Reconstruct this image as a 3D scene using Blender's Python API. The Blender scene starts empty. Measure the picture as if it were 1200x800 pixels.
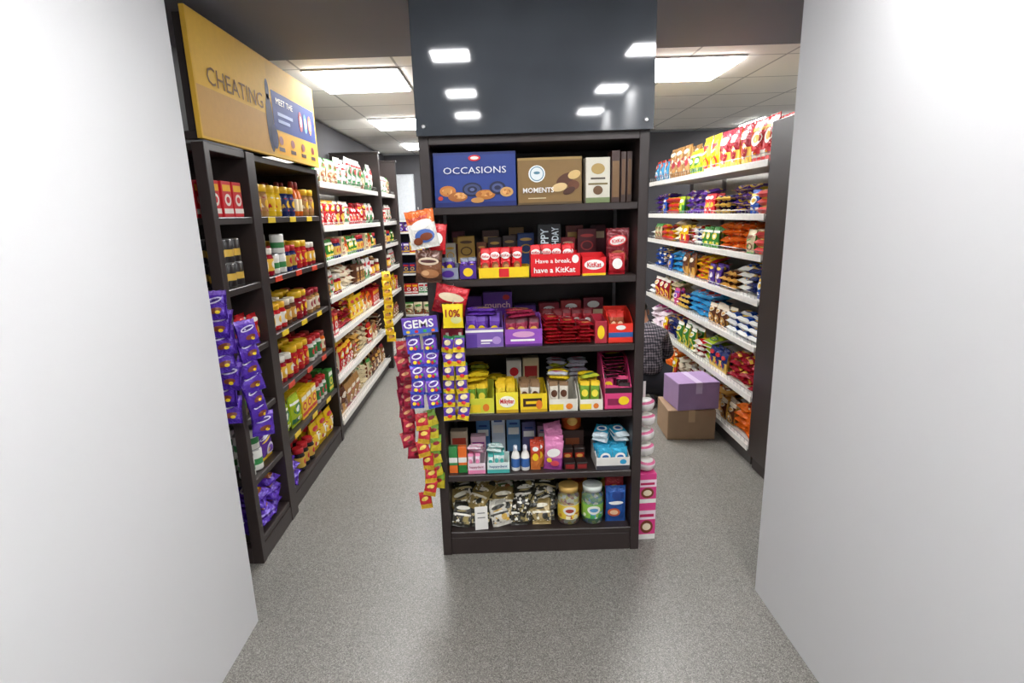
import bpy, math, random
from mathutils import Vector, Matrix, Euler
random.seed(7)
sc = bpy.context.scene
col = sc.collection
sc.view_settings.view_transform = 'Standard'
sc.view_settings.exposure = 0.62

# ------------------------------------------------------------------ materials
def lin(h):
    h = h.lstrip('#')
    r = [int(h[i:i+2], 16)/255 for i in (0, 2, 4)]
    return tuple([(c/12.92 if c <= .04045 else ((c+.055)/1.055)**2.4) for c in r]+[1.0])
MC = {}
def mat(hexc, rough=.45, metal=0, coat=0, var=.14, scale=30, emit=0, spec=.5, trans=0, bump=0):
    key = (hexc, rough, metal, coat, var, scale, emit, spec, trans, bump)
    if key in MC: return MC[key]
    m = bpy.data.materials.new('paint_'+hexc); m.use_nodes = True
    nt = m.node_tree; b = nt.nodes['Principled BSDF']
    tc = nt.nodes.new('ShaderNodeTexCoord'); n = nt.nodes.new('ShaderNodeTexNoise')
    n.inputs['Scale'].default_value = scale; n.inputs['Detail'].default_value = 3
    nt.links.new(tc.outputs['Object'], n.inputs['Vector'])
    mx = nt.nodes.new('ShaderNodeMixRGB')
    c = lin(hexc)
    mx.inputs[1].default_value = c
    mx.inputs[2].default_value = tuple([x*(1-var*2) for x in c[:3]]+[1])
    nt.links.new(n.outputs['Fac'], mx.inputs[0])
    nt.links.new(mx.outputs[0], b.inputs['Base Color'])
    b.inputs['Roughness'].default_value = rough; b.inputs['Metallic'].default_value = metal
    b.inputs['Coat Weight'].default_value = coat
    b.inputs['Specular IOR Level'].default_value = spec
    b.inputs['Transmission Weight'].default_value = trans
    if bump:
        bp = nt.nodes.new('ShaderNodeBump'); bp.inputs['Strength'].default_value = bump; bp.inputs['Distance'].default_value = .01
        n5 = nt.nodes.new('ShaderNodeTexNoise'); n5.inputs['Scale'].default_value = 38; n5.inputs['Detail'].default_value = 1; n5.inputs['Distortion'].default_value = 1.2
        nt.links.new(tc.outputs['Object'], n5.inputs['Vector'])
        nt.links.new(n5.outputs['Fac'], bp.inputs['Height']); nt.links.new(bp.outputs[0], b.inputs['Normal'])
    if emit:
        b.inputs['Emission Color'].default_value = c
        b.inputs['Emission Strength'].default_value = emit
    MC[key] = m
    return m
def printed(hexes, scale=45, rough=.35):
    key = ('p',)+tuple(hexes)+(scale, rough)
    if key in MC: return MC[key]
    m = bpy.data.materials.new('print_'+hexes[0]); m.use_nodes = True
    nt = m.node_tree; b = nt.nodes['Principled BSDF']
    tc = nt.nodes.new('ShaderNodeTexCoord'); v = nt.nodes.new('ShaderNodeTexVoronoi')
    v.inputs['Scale'].default_value = scale
    nt.links.new(tc.outputs['Object'], v.inputs['Vector'])
    sp = nt.nodes.new('ShaderNodeSeparateColor'); nt.links.new(v.outputs['Color'], sp.inputs[0])
    r = nt.nodes.new('ShaderNodeValToRGB'); r.color_ramp.interpolation = 'CONSTANT'
    k = len(hexes)
    r.color_ramp.elements[0].color = lin(hexes[0]); r.color_ramp.elements[0].position = 0
    r.color_ramp.elements[1].color = lin(hexes[1]); r.color_ramp.elements[1].position = .5 if k > 2 else .6
    for i in range(2, k):
        e = r.color_ramp.elements.new(.5+.5*(i-1)/(k-1)); e.color = lin(hexes[i])
    nt.links.new(sp.outputs[0], r.inputs[0]); nt.links.new(r.outputs[0], b.inputs['Base Color'])
    b.inputs['Roughness'].default_value = rough
    MC[key] = m
    return m
P = lambda h, r=.38: mat(h, rough=r, var=.06, scale=40)
F = lambda h: mat(h, rough=.25, var=.08, scale=40, metal=.12, bump=.7)

BLACK = mat('362c2a', rough=.4, var=.2, scale=8)
BLACKI = mat('352d2c', rough=.55, var=.15, scale=6)
WHITEM = mat('e8e6e0', rough=.4, var=.04, scale=5)
STEEL = mat('b8b8b8', rough=.3, metal=.9)

# ------------------------------------------------------------------ text
TC = {}
def txt(s, off=.018):
    if (s, off) in TC: return TC[(s, off)]
    cu = bpy.data.curves.new('t', 'FONT'); cu.body = s; cu.resolution_u = 2; cu.offset = off
    o = bpy.data.objects.new('t', cu); col.objects.link(o)
    dg = bpy.context.evaluated_depsgraph_get(); dg.update()
    me = bpy.data.meshes.new_from_object(o.evaluated_get(dg))
    vs = [v.co.copy() for v in me.vertices]; fs = [tuple(p.vertices) for p in me.polygons]
    bpy.data.objects.remove(o); bpy.data.curves.remove(cu); bpy.data.meshes.remove(me)
    x0 = min(v.x for v in vs); x1 = max(v.x for v in vs); y0 = min(v.y for v in vs); y1 = max(v.y for v in vs)
    TC[(s, off)] = ([((v.x-x0)/(x1-x0)-.5, (v.y-y0)/(y1-y0)-.5) for v in vs], fs)
    return TC[(s, off)]

# ------------------------------------------------------------------ mesh builder
class MB:
    def __init__(s): s.v = []; s.f = []; s.mi = []; s.sm = []; s.mats = []
    def m(s, mt):
        if mt not in s.mats: s.mats.append(mt)
        return s.mats.index(mt)
    def face(s, idx, mt, smooth=False):
        s.f.append(tuple(idx)); s.mi.append(s.m(mt)); s.sm.append(smooth)
    def box(s, x0, x1, y0, y1, z0, z1, mt, c=.0015):
        lo = (x0, y0, z0); hi = (x1, y1, z1)
        c = min(c, (x1-x0)*.3, (y1-y0)*.3, (z1-z0)*.3)
        ctr = Vector(((x0+x1)/2, (y0+y1)/2, (z0+z1)/2)); ids = {}
        cs = [(a, b, d) for a in (0, 1) for b in (0, 1) for d in (0, 1)]
        for k in cs:
            for ax in range(3):
                p = []
                for i in range(3):
                    e = hi[i] if k[i] else lo[i]
                    if i != ax: e += -c if k[i] else c
                    p.append(e)
                ids[(k, ax)] = len(s.v); s.v.append(tuple(p))
        def add(l):
            a, b, d = [Vector(s.v[i]) for i in l[:3]]
            n = (b-a).cross(d-a); mid = sum((Vector(s.v[i]) for i in l), Vector())/len(l)
            if n.dot(mid-ctr) < 0: l = l[::-1]
            s.face(l, mt)
        for ax in range(3):
            o = [i for i in range(3) if i != ax]
            for sg in (0, 1):
                l = []
                for (a, b) in ((0, 0), (1, 0), (1, 1), (0, 1)):
                    k = [0, 0, 0]; k[ax] = sg; k[o[0]] = a; k[o[1]] = b
                    l.append(ids[(tuple(k), ax)])
                add(l)
            for a in (0, 1):
                for b in (0, 1):
                    k1 = [0, 0, 0]; k2 = [0, 0, 0]
                    k1[o[0]] = k2[o[0]] = a; k1[o[1]] = k2[o[1]] = b; k2[ax] = 1
                    k1 = tuple(k1); k2 = tuple(k2)
                    add([ids[(k1, o[0])], ids[(k1, o[1])], ids[(k2, o[1])], ids[(k2, o[0])]])
        for k in cs: add([ids[(k, 0)], ids[(k, 1)], ids[(k, 2)]])
    def rect(s, x0, x1, z0, z1, y, mt):
        b = len(s.v); s.v += [(x0, y, z0), (x1, y, z0), (x1, y, z1), (x0, y, z1)]
        s.face((b, b+1, b+2, b+3), mt)
    def ell(s, cx, cz, rx, rz, y, mt, n=18, rot=0):
        f = y if callable(y) else (lambda a, b: y)
        b = len(s.v); s.v.append((cx, f(cx, cz), cz))
        for r in (.5, 1):
            for i in range(n):
                a = 2*math.pi*i/n; ex = rx*r*math.cos(a); ez = rz*r*math.sin(a)
                x = cx+ex*math.cos(rot)-ez*math.sin(rot); z = cz+ex*math.sin(rot)+ez*math.cos(rot)
                s.v.append((x, f(x, z), z))
        for i in range(n):
            j = (i+1) % n
            s.face((b, b+1+i, b+1+j), mt); s.face((b+1+i, b+1+n+i, b+1+n+j, b+1+j), mt)
    def text(s, st, cx, cz, w, h, y, mt, rot=0, off=.018):
        f = y if callable(y) else (lambda a, b: y)
        vs, fs = txt(st, off); b = len(s.v)
        for (a, c) in vs:
            ex = a*w; ez = c*h
            x = cx+ex*math.cos(rot)-ez*math.sin(rot); z = cz+ex*math.sin(rot)+ez*math.cos(rot)
            s.v.append((x, f(x, z), z))
        for q in fs: s.face([b+i for i in q], mt)
    def lathe(s, prof, n=16, cx=0, cy=0):
        b = len(s.v)
        for (r, z, _) in prof:
            for i in range(n):
                a = 2*math.pi*i/n; s.v.append((cx+max(r, 1e-4)*math.cos(a), cy+max(r, 1e-4)*math.sin(a), z))
        for k in range(len(prof)-1):
            for i in range(n):
                j = (i+1) % n
                s.face((b+k*n+i, b+k*n+j, b+(k+1)*n+j, b+(k+1)*n+i), prof[k][2], True)
        s.face([b+i for i in range(n)][::-1], prof[0][2])
        s.face([b+(len(prof)-1)*n+i for i in range(n)], prof[-1][2])
    def rod(s, p, q, r, mt, n=6):
        p = Vector(p); q = Vector(q); d = (q-p).normalized()
        u = d.orthogonal().normalized(); w = d.cross(u); b = len(s.v)
        for c in (p, q):
            for i in range(n):
                a = 2*math.pi*i/n; s.v.append(tuple(c+u*r*math.cos(a)+w*r*math.sin(a)))
        for i in range(n):
            j = (i+1) % n; s.face((b+i, b+j, b+n+j, b+n+i), mt, True)
        s.face([b+i for i in range(n)][::-1], mt); s.face([b+n+i for i in range(n)], mt)
    def lay(s):
        z = [v[2] for v in s.v]; hz = (min(z)+max(z))/2
        my = max(v[1] for v in s.v)
        s.v = [(v[0], v[2]-hz, my-v[1]) for v in s.v]
        return s
    def build(s, name='mesh'):
        me = bpy.data.meshes.new(name); me.from_pydata(s.v, [], s.f)
        for m_ in s.mats: me.materials.append(m_)
        me.polygons.foreach_set('material_index', s.mi)
        me.polygons.foreach_set('use_smooth', s.sm)
        me.update(); return me

# ------------------------------------------------------------------ objects
def link(name, data, loc=(0, 0, 0), rot=(0, 0, 0), parent=None, **k):
    o = bpy.data.objects.new(name, data); o.location = loc; o.rotation_euler = rot
    col.objects.link(o)
    if parent: o.parent = parent
    for a, b in k.items(): o[a] = b
    return o
def thing(name, label, cat, loc=(0, 0, 0), rot=(0, 0, 0), **k):
    o = link(name, None, loc, rot, label=label, category=cat, **k); o.empty_display_size = .05
    return o
def boxpart(parent, name, x0, x1, y0, y1, z0, z1, mt, c=.002, **k):
    cx, cy, cz = (x0+x1)/2, (y0+y1)/2, (z0+z1)/2
    mb = MB(); mb.box(x0-cx, x1-cx, y0-cy, y1-cy, z0-cz, z1-cz, mt, c)
    pl = parent.location
    return link(name, mb.build(name), (cx-pl.x, cy-pl.y, cz-pl.z), parent=parent, **k)
def struct(name, x0, x1, y0, y1, z0, z1, mt):
    mb = MB(); mb.box(x0, x1, y0, y1, z0, z1, mt, .0005)
    return link(name, mb.build(name), kind='structure')

class Pr: pass
def proto(mb, name, label, cat, w, d, h, stack=1, lean=0):
    p = Pr(); p.mesh = mb.build(name); p.name = name; p.label = label; p.cat = cat
    p.w = w; p.d = d; p.h = h; p.stack = stack; p.lean = lean; return p
def place(p, loc, rz=0, where='', group=None, rx=0, ry=0):
    lab = (p.label+' '+where).strip()
    lab = ' '.join(lab.split()[:12])
    k = dict(label=lab, category=p.cat)
    if group: k['group'] = group
    return link(p.name, p.mesh, loc, (rx, ry, rz), **k)

# ------------------------------------------------------------------ product builders
def pouch(w, h, t, bands, embs=(), texts=(), seed=0, nx=8, nz=12, crimp=.06, wrinkle=.12):
    mb = MB()
    def th(x, z):
        u = max(-1, min(1, 2*x/w)); v = z/h; vv = (v-crimp)/(1-2*crimp)
        if vv <= 0 or vv >= 1: return .0009
        f = (1-abs(u)**3)**.6*(1-abs(2*vv-1)**3)**.6
        f *= 1+wrinkle*math.sin(5*u+seed)*math.sin(9*vv+seed*2)
        return .001+t/2*min(f, 1)
    def hw(v): return w/2*(1-.06*math.sin(math.pi*v))
    vs = [0, crimp*.5, crimp]+[crimp+(1-2*crimp)*i/nz for i in range(1, nz)]+[1-crimp, 1-crimp*.5, 1]
    for side in (-1, 1):
        base = len(mb.v)
        for r, v in enumerate(vs):
            for i in range(nx+1):
                u = -1+2*i/nx; x = u*hw(v); z = v*h
                zz = z-(.0025 if (r == len(vs)-1 and i % 2) else 0)
                wob = .0006*(1 if i % 2 else -1) if (v <= crimp*.9 or v >= 1-crimp*.9) else 0
                mb.v.append((x, side*th(x, z)+wob, zz))
        for r in range(len(vs)-1):
            vm = (vs[r]+vs[r+1])/2; mt = bands[-1][1]
            for b in bands:
                if vm <= b[0]: mt = b[1]; break
            for i in range(nx):
                a = base+r*(nx+1)+i; q = (a, a+1, a+nx+2, a+nx+1)
                mb.face(q if side < 0 else q[::-1], mt, True)
    n = (nx+1)*len(vs)
    for r in range(len(vs)-1):
        for i, fl in ((0, True), (nx, False)):
            a = r*(nx+1)+i; q = (a, a+nx+1, a+n+nx+1, a+n)
            mb.face(q if not fl else q[::-1], bands[0][1])
    def surf(off): return lambda x, z: -th(x, z)-off
    for j, e in enumerate(embs): mb.ell(e[0]*w, e[1]*h, e[2]*w, e[3]*h, surf(.0012+.0006*j), e[4], 14, e[5] if len(e) > 5 else 0)
    for t_ in texts: mb.text(t_[0], t_[1]*w, t_[2]*h, t_[3]*w, t_[4]*h, surf(.0045), t_[5], t_[6] if len(t_) > 6 else 0)
    return mb
def carton(w, d, h, body, rects=(), ells=(), texts=(), c=.0015):
    mb = MB(); mb.box(-w/2, w/2, -d/2, d/2, 0, h, body, c); y = -d/2
    for j, r in enumerate(rects): mb.rect(r[0]*w, r[1]*w, r[2]*h, r[3]*h, y-.0005-.0002*j, r[4])
    for j, e in enumerate(ells): mb.ell(e[0]*w, e[1]*h, e[2]*w, e[3]*h, y-.0016-.0003*j, e[4], 20, e[5] if len(e) > 5 else 0)
    for t_ in texts: mb.text(t_[0], t_[1]*w, t_[2]*h, t_[3]*w, t_[4]*h, y-.009, t_[5], t_[6] if len(t_) > 6 else 0, t_[7] if len(t_) > 7 else .018)
    return mb
def jar(r, h, body, label_, lid, neck=.8):
    mb = MB()
    mb.lathe([(r*.9, 0, body), (r, h*.04, body), (r, h*.18, label_), (r*1.01, h*.2, label_), (r*1.01, h*.62, body), (r, h*.66, body),
              (r*neck, h*.78, lid), (r*(neck+.08), h*.79, lid), (r*(neck+.08), h*.98, lid), (r*neck, h, lid)], 16)
    mb.ell(0, h*.41, r*.45, h*.13, lambda x, z: -math.sqrt(max(0, (r*1.01)**2-x*x))-.001, lid)
    return mb
def bottle(r, h, body, label_, lid):
    mb = MB()
    mb.lathe([(r*.85, 0, body), (r, h*.03, body), (r, h*.15, label_), (r*1.01, h*.16, label_), (r*1.01, h*.5, body), (r*.98, h*.55, body),
              (r*.8, h*.68, body), (r*.4, h*.8, lid), (r*.48, h*.81, lid), (r*.45, h*.97, lid), (r*.3, h, lid)], 16)
    return mb
def tray(w, d, hf, hb, mt, inner, rects=(), ells=(), texts=()):
    mb = MB(); t = .003
    mb.box(-w/2, w/2, -d/2, d/2, 0, t, inner, .0005)
    mb.box(-w/2, w/2, -d/2, -d/2+t, 0, hf, mt, .0005)
    mb.box(-w/2, w/2, d/2-t, d/2, 0, hb, mt, .0005)
    for sx in (-w/2, w/2-t):
        b = len(mb.v)
        pts = [(-d/2+t, t), (d/2-t, t), (d/2-t, hb), (0, hb*.9), (-d/2+t, hf)]
        for x in (sx, sx+t):
            for (y, z) in pts: mb.v.append((x, y, z))
        n = len(pts)
        mb.face([b+i for i in range(n)], mt); mb.face([b+n+i for i in range(n)][::-1], mt)
        for i in range(n):
            j = (i+1) % n; mb.face((b+i, b+n+i, b+n+j, b+j), mt)
    y = -d/2
    for j, r in enumerate(rects): mb.rect(r[0]*w, r[1]*w, r[2]*hf, r[3]*hf, y-.0005-.0002*j, r[4])
    for j, e in enumerate(ells): mb.ell(e[0]*w, e[1]*hf, e[2]*w, e[3]*hf, y-.0016-.0003*j, e[4])
    for t_ in texts: mb.text(t_[0], t_[1]*w, t_[2]*hf, t_[3]*w, t_[4]*hf, y-.004, t_[5])
    return mb

SCH = {
 'red': ('cf1f28', 'f4efe4', 'f2b81c'), 'crimson': ('a3142a', 'f0c040', 'f4efe4'), 'blue': ('1c4fb0', 'f4f4f0', 'f2c21b'),
 'navy': ('1b2a6b', 'd9b24a', 'c8202a'), 'sky_blue': ('3fa4dc', 'f6f6f2', 'd23a2a'), 'yellow': ('f3c81e', 'c9242a', 'f8f4e4'),
 'green': ('3f8f3a', 'f4e04a', 'f6f4ea'), 'lime': ('b6cf2c', '2c7a3a', 'f6f4ea'), 'purple': ('4e2a8e', 'f0c828', 'e9e4f2'),
 'violet': ('6f3fae', 'e8e2f4', 'f0c828'), 'orange': ('e8701c', 'f8e8c0', '8a2418'), 'white': ('ecebe4', '3a8a4c', 'c9242a'),
 'brown': ('6a3c26', 'd9a44a', 'f0e4cc'), 'pink': ('dd4a8c', 'f8e8f0', '6f3fae'), 'cream': ('e6d6ae', '8a4a24', '3f8f3a'),
 'black': ('221c1c', 'd9b24a', 'c9242a'), 'teal': ('2a9a98', 'f4f4f0', 'e8701c'), 'tan': ('b98a52', 'f4e8d0', 'a3142a')}
PR = {}
def design(k, A, B, C_, M):
    k %= 5
    if k == 0: return [(.14, A), (.3, B), (.72, A), (.8, C_), (1, A)], [(0, .55, .36, .16, B, .15), (0, .55, .24, .09, C_, .15), (.1, .24, .2, .07, M)]
    if k == 1: return [(.45, B), (1, A)], [(0, .72, .38, .1, C_, .1), (0, .34, .32, .2, M), (-.2, .5, .12, .06, A)]
    if k == 2: return [(.1, C_), (1, A)], [(-.05, .68, .4, .07, B, .2), (-.05, .56, .32, .03, C_, .2), (.1, .28, .3, .16, B), (.1, .28, .2, .1, M)]
    if k == 3: return [(.2, A), (.62, M), (.66, C_), (1, A)], [(0, .8, .34, .08, B), (.2, .45, .18, .12, C_)]
    return [(.08, B), (.85, A), (1, C_)], [(0, .3, .42, .2, B, -.3), (0, .28, .3, .12, M, -.3), (0, .7, .36, .12, C_, .25), (0, .7, .28, .06, B, .25)]
def gp(kind, s, vi=0):
    k = (kind, s, vi)
    if k in PR: return PR[k]
    a, b, c = SCH[s]; A, B, C_ = P(a), P(b), P(c); cn = s.replace('_', ' ')
    mixm = printed([a, b, c, a], 55); fb = F(a)
    sd = len(PR)+vi*3
    bd, em = design(sd, fb, B, C_, mixm)
    if kind == 'pouch':
        r = proto(pouch(.13, .185, .05, bd, em, seed=sd, wrinkle=.25), 'snack_pouch', cn+' printed snack pouch standing', 'snack', .135, .052, .185, 1, .06)
    elif kind == 'tall':
        r = proto(pouch(.15, .25, .06, bd, em, seed=sd, wrinkle=.25), 'snack_pouch', 'tall '+cn+' printed snack pouch standing', 'snack', .155, .062, .25, 1, .06)
    elif kind == 'small':
        r = proto(pouch(.1, .145, .035, bd, em, seed=sd, nx=6, nz=8, wrinkle=.25), 'snack_packet', cn+' small foil snack packet standing', 'snack', .1, .037, .145, 1, .12)
    elif kind == 'bag':
        r = proto(pouch(.15, .17, .048, bd, em, seed=sd, nx=8, nz=8, wrinkle=.35).lay(), 'candy_bag', cn+' crumpled candy bag lying in a heap', 'candy', .145, .18, .042, 4)
    elif kind == 'roll':
        r = proto(pouch(.16, .075, .045, [(.25, B), (1, fb)], [(-.1, .55, .25, .3, C_), (.25, .5, .14, .3, mixm)], seed=sd, nx=10, nz=6).lay(),
                  'biscuit_pack', cn+' wrapped biscuit pack lying flat', 'biscuits', .162, .075, .046, 3)
    elif kind == 'end':
        m_ = pouch(.075, .17, .04, [(.12, B), (1, fb)], [(0, .5, .34, .2, C_), (0, .8, .3, .08, B)], seed=sd, nx=6, nz=8).lay()
        r = proto(m_, 'end_biscuit_pack', cn+' wrapped biscuit pack lying end-on', 'biscuits', .077, .17, .041, 3)  # biscuit pack too, turned end-on to the shelf front
    elif kind == 'carton':
        r = proto(carton(.085, .05, .15, A, [(-.5, .5, .1, .24, B), (-.42, .42, .72, .9, C_)], [(0, .48, .34, .17, B), (0, .48, .2, .09, mixm)]),
                  'food_carton', cn+' printed cardboard food carton', 'box', .087, .052, .15)
    elif kind == 'jar':
        r = proto(jar(.036, .14, mat(a, rough=.2, var=.1), B, C_), 'food_jar', cn+' jar of spread with printed label', 'jar', .076, .076, .14)
    elif kind == 'bottle':
        r = proto(bottle(.033, .2, mat(a, rough=.2, var=.1), B, C_), 'sauce_bottle', cn+' plastic sauce bottle with cap', 'bottle', .07, .07, .2)
    elif kind == 'tub':
        r = proto(jar(.042, .16, mat(a, rough=.25, var=.1), mixm, P('f2c21e'), .9), 'mustard_jar', cn+' plastic jar with yellow lid', 'jar', .088, .088, .16)
    elif kind == 'tin':
        mb = MB(); mb.lathe([(.034, 0, STEEL), (.036, .004, A), (.036, .03, B), (.036, .06, A), (.036, .1, STEEL), (.033, .104, STEEL)], 16)
        r = proto(mb, 'food_tin', cn+' metal food tin with paper label', 'tin', .075, .075, .104, 2)
    PR[k] = r; return r

class Face:
    def __init__(s, kind, front): s.k = kind; s.fr = front
    def pos(s, a, d):
        if s.k == 'R': return (s.fr-d, a)
        if s.k == 'L': return (s.fr+d, a)
        return (a, s.fr+d)
    @property
    def rot(s): return {'R': math.pi/2, 'L': -math.pi/2, 'F': 0}[s.k]
def fill(face, s0, s1, z, depth, hmax, items, group, where, rows=2, run=(2, 4), gap=.005, jit=3, d0=.02, fullstack=False):
    s = s0+.006; seq = list(items); i = 0; misses = 0
    while s < s1 and misses < 8:
        it = seq[i % len(seq)]; p = gp(it[0], it[1], (i//len(seq)) % 2); i += 1
        if s+p.w > s1: misses += 1; continue
        for _ in range(random.randint(*run)):
            if s+p.w > s1: break
            mx = max(1, min(int(hmax/p.h), p.stack))
            n = mx if fullstack and random.random() < .6 else random.randint(max(1, mx-1), mx)
            isb = p.name == 'candy_bag'
            for r in range(rows if not isb else 1):
                d = d0+(.02 if isb else 0)+r*(p.d+.012)+p.d/2
                if d+p.d/2 > depth: break
                for q in range(n):
                    x, y = face.pos(s+p.w/2, d+random.uniform(-.006, .006)+(.006 if r else 0))
                    jj = jit*(2.5 if isb else 1)
                    tl = random.uniform(.0, .22) if isb else -p.lean*random.uniform(.3, 1)
                    place(p, (x, y, z+(.006 if isb else .001)+q*p.h), face.rot+math.radians(random.uniform(-jj, jj)), where, group, rx=tl, ry=random.uniform(-1, 1)*(.08 if isb else .02 if p.lean else 0))
            s += p.w+gap

# ------------------------------------------------------------------ room shell
def nodes(name):
    m = bpy.data.materials.new(name); m.use_nodes = True
    return m, m.node_tree, m.node_tree.nodes['Principled BSDF']
fm, nt, b = nodes('granite_floor')
tc = nt.nodes.new('ShaderNodeTexCoord')
v = nt.nodes.new('ShaderNodeTexVoronoi'); v.inputs['Scale'].default_value = 380; nt.links.new(tc.outputs['Object'], v.inputs['Vector'])
sp = nt.nodes.new('ShaderNodeSeparateColor'); nt.links.new(v.outputs['Color'], sp.inputs[0])
r = nt.nodes.new('ShaderNodeValToRGB')
for i, (p_, c_) in enumerate([(0, '514e49'), (.25, '706d68'), (.65, '807d77'), (1, 'a3a099')]):
    e = r.color_ramp.elements[i] if i < 2 else r.color_ramp.elements.new(p_)
    e.position = p_; e.color = lin(c_)
nt.links.new(sp.outputs[0], r.inputs[0])
n2 = nt.nodes.new('ShaderNodeTexNoise'); n2.inputs['Scale'].default_value = 420; n2.inputs['Detail'].default_value = 4
nt.links.new(tc.outputs['Object'], n2.inputs['Vector'])
n3 = nt.nodes.new('ShaderNodeTexNoise'); n3.inputs['Scale'].default_value = 1.3
nt.links.new(tc.outputs['Object'], n3.inputs['Vector'])
mx = nt.nodes.new('ShaderNodeMixRGB'); mx.blend_type = 'OVERLAY'; mx.inputs[0].default_value = .25
nt.links.new(r.outputs[0], mx.inputs[1]); nt.links.new(n2.outputs['Fac'], mx.inputs[2])
br = nt.nodes.new('ShaderNodeTexBrick'); br.offset = 0; br.inputs['Scale'].default_value = 1
br.inputs['Brick Width'].default_value = .6; br.inputs['Row Height'].default_value = .6; br.inputs['Mortar Size'].default_value = .0012
br.inputs['Color1'].default_value = (1, 1, 1, 1); br.inputs['Color2'].default_value = (.97, .97, .97, 1); br.inputs['Mortar'].default_value = (.75, .75, .75, 1)
nt.links.new(tc.outputs['Object'], br.inputs['Vector'])
m2 = nt.nodes.new('ShaderNodeMixRGB'); m2.blend_type = 'MULTIPLY'; m2.inputs[0].default_value = 1
nt.links.new(mx.outputs[0], m2.inputs[1]); nt.links.new(br.outputs['Color'], m2.inputs[2])
nt.links.new(m2.outputs[0], b.inputs['Base Color'])
rr = nt.nodes.new('ShaderNodeMapRange'); rr.inputs['To Min'].default_value = .3; rr.inputs['To Max'].default_value = .44
nt.links.new(n3.outputs['Fac'], rr.inputs['Value']); nt.links.new(rr.outputs[0], b.inputs['Roughness'])
b.inputs['Specular IOR Level'].default_value = .4
cm, nt, b = nodes('ceiling_tiles')
tc = nt.nodes.new('ShaderNodeTexCoord'); mp = nt.nodes.new('ShaderNodeMapping'); mp.inputs['Location'].default_value = (1.18, -3.69, 0)
nt.links.new(tc.outputs['Object'], mp.inputs['Vector'])
br = nt.nodes.new('ShaderNodeTexBrick'); br.offset = 0; br.inputs['Scale'].default_value = 1
br.inputs['Brick Width'].default_value = .6; br.inputs['Row Height'].default_value = .6; br.inputs['Mortar Size'].default_value = .008
br.inputs['Color1'].default_value = lin('f2efe8'); br.inputs['Color2'].default_value = lin('e8e5de'); br.inputs['Mortar'].default_value = lin('b4b2ae')
nt.links.new(mp.outputs[0], br.inputs['Vector']); nt.links.new(br.outputs['Color'], b.inputs['Base Color']); b.inputs['Roughness'].default_value = .8
DARKW = mat('4a494d', rough=.7, var=.08, scale=3)
SOFF = mat('808088', rough=.7, var=.06, scale=3)
WHITEW = mat('dcdcdd', rough=.8, var=.02, scale=2)
GREYW = mat('a5a4a6', rough=.7, var=.05, scale=2)

struct('floor', -2.2, 4.4, -2.6, 8.8, -.1, 0, fm)
struct('ceiling', -2.2, 4.4, 3.4, 8.8, 2.45, 2.6, cm)
struct('trim_1', -2.2, 4.4, -2.6, 3.4, 2.43, 2.6, SOFF)
struct('wall_left', -1.75, -1.62, 1.8, 8.6, 0, 2.43, DARKW)
struct('wall_back_left', -1.75, .9, 8.5, 8.6, 0, 2.43, DARKW)
struct('wall_partition', .9, 1.0, 6.9, 8.5, 0, 2.43, DARKW)
struct('wall_back', 1.0, 4.3, 6.9, 7.0, 0, 2.43, DARKW)
struct('wall_right', 4.2, 4.3, 1.95, 6.9, 0, 2.43, GREYW)
struct('wall_entrance_left', -1.12, -1.0, -2.5, 1.895, 0, 2.43, WHITEW)
struct('wall_front_left', -1.75, -1.12, 1.775, 1.895, 0, 2.43, WHITEW)
struct('wall_entrance_right', 1.02, 1.14, -2.5, 1.985, 0, 2.43, WHITEW)
struct('wall_front_right', 1.14, 4.3, 1.885, 1.985, 0, 2.43, WHITEW)
struct('wall_front', -1.12, 1.14, -2.6, -2.5, 0, 2.43, GREYW)

# ------------------------------------------------------------------ lights
def panel(x, y, w, z, st, cat='ceiling light', lab='square white ceiling light panel, switched on'):
    o = thing('ceiling_light', lab, cat, (x, y, z), group='ceiling light panels')
    t = .012 if w > .4 else .008
    mb = MB(); fr = mat('dddddd', rough=.5)
    mb.box(-w/2, w/2, -w/2, -w/2+t, -.012, 0, fr); mb.box(-w/2, w/2, w/2-t, w/2, -.012, 0, fr)
    mb.box(-w/2, -w/2+t, -w/2+t, w/2-t, -.012, 0, fr); mb.box(w/2-t, w/2, -w/2+t, w/2-t, -.012, 0, fr)
    link('light_frame', mb.build('light_frame'), parent=o)
    mb = MB(); mb.box(-w/2+t, w/2-t, -w/2+t, w/2-t, -.024 if w > .4 else -.012, -.002, mat('ffffff', emit=st, var=0))
    link('light_diffuser', mb.build('light_diffuser'), parent=o)
for (x, y) in [(-.88, 3.99), (1.27, 3.96), (-.88, 5.8), (-.88, 7.6), (3.1, 6.4), (3.1, 4.2), (.3, 5.0)]:  # last two panels are out of view, added for extra light
    panel(x, y, .6, 2.45, 20)
for x in (-.23, .88):
    for y in (1.15, .15, -.78):
        panel(x, y, .22, 2.43, 80 if y > 1 else 58)

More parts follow.
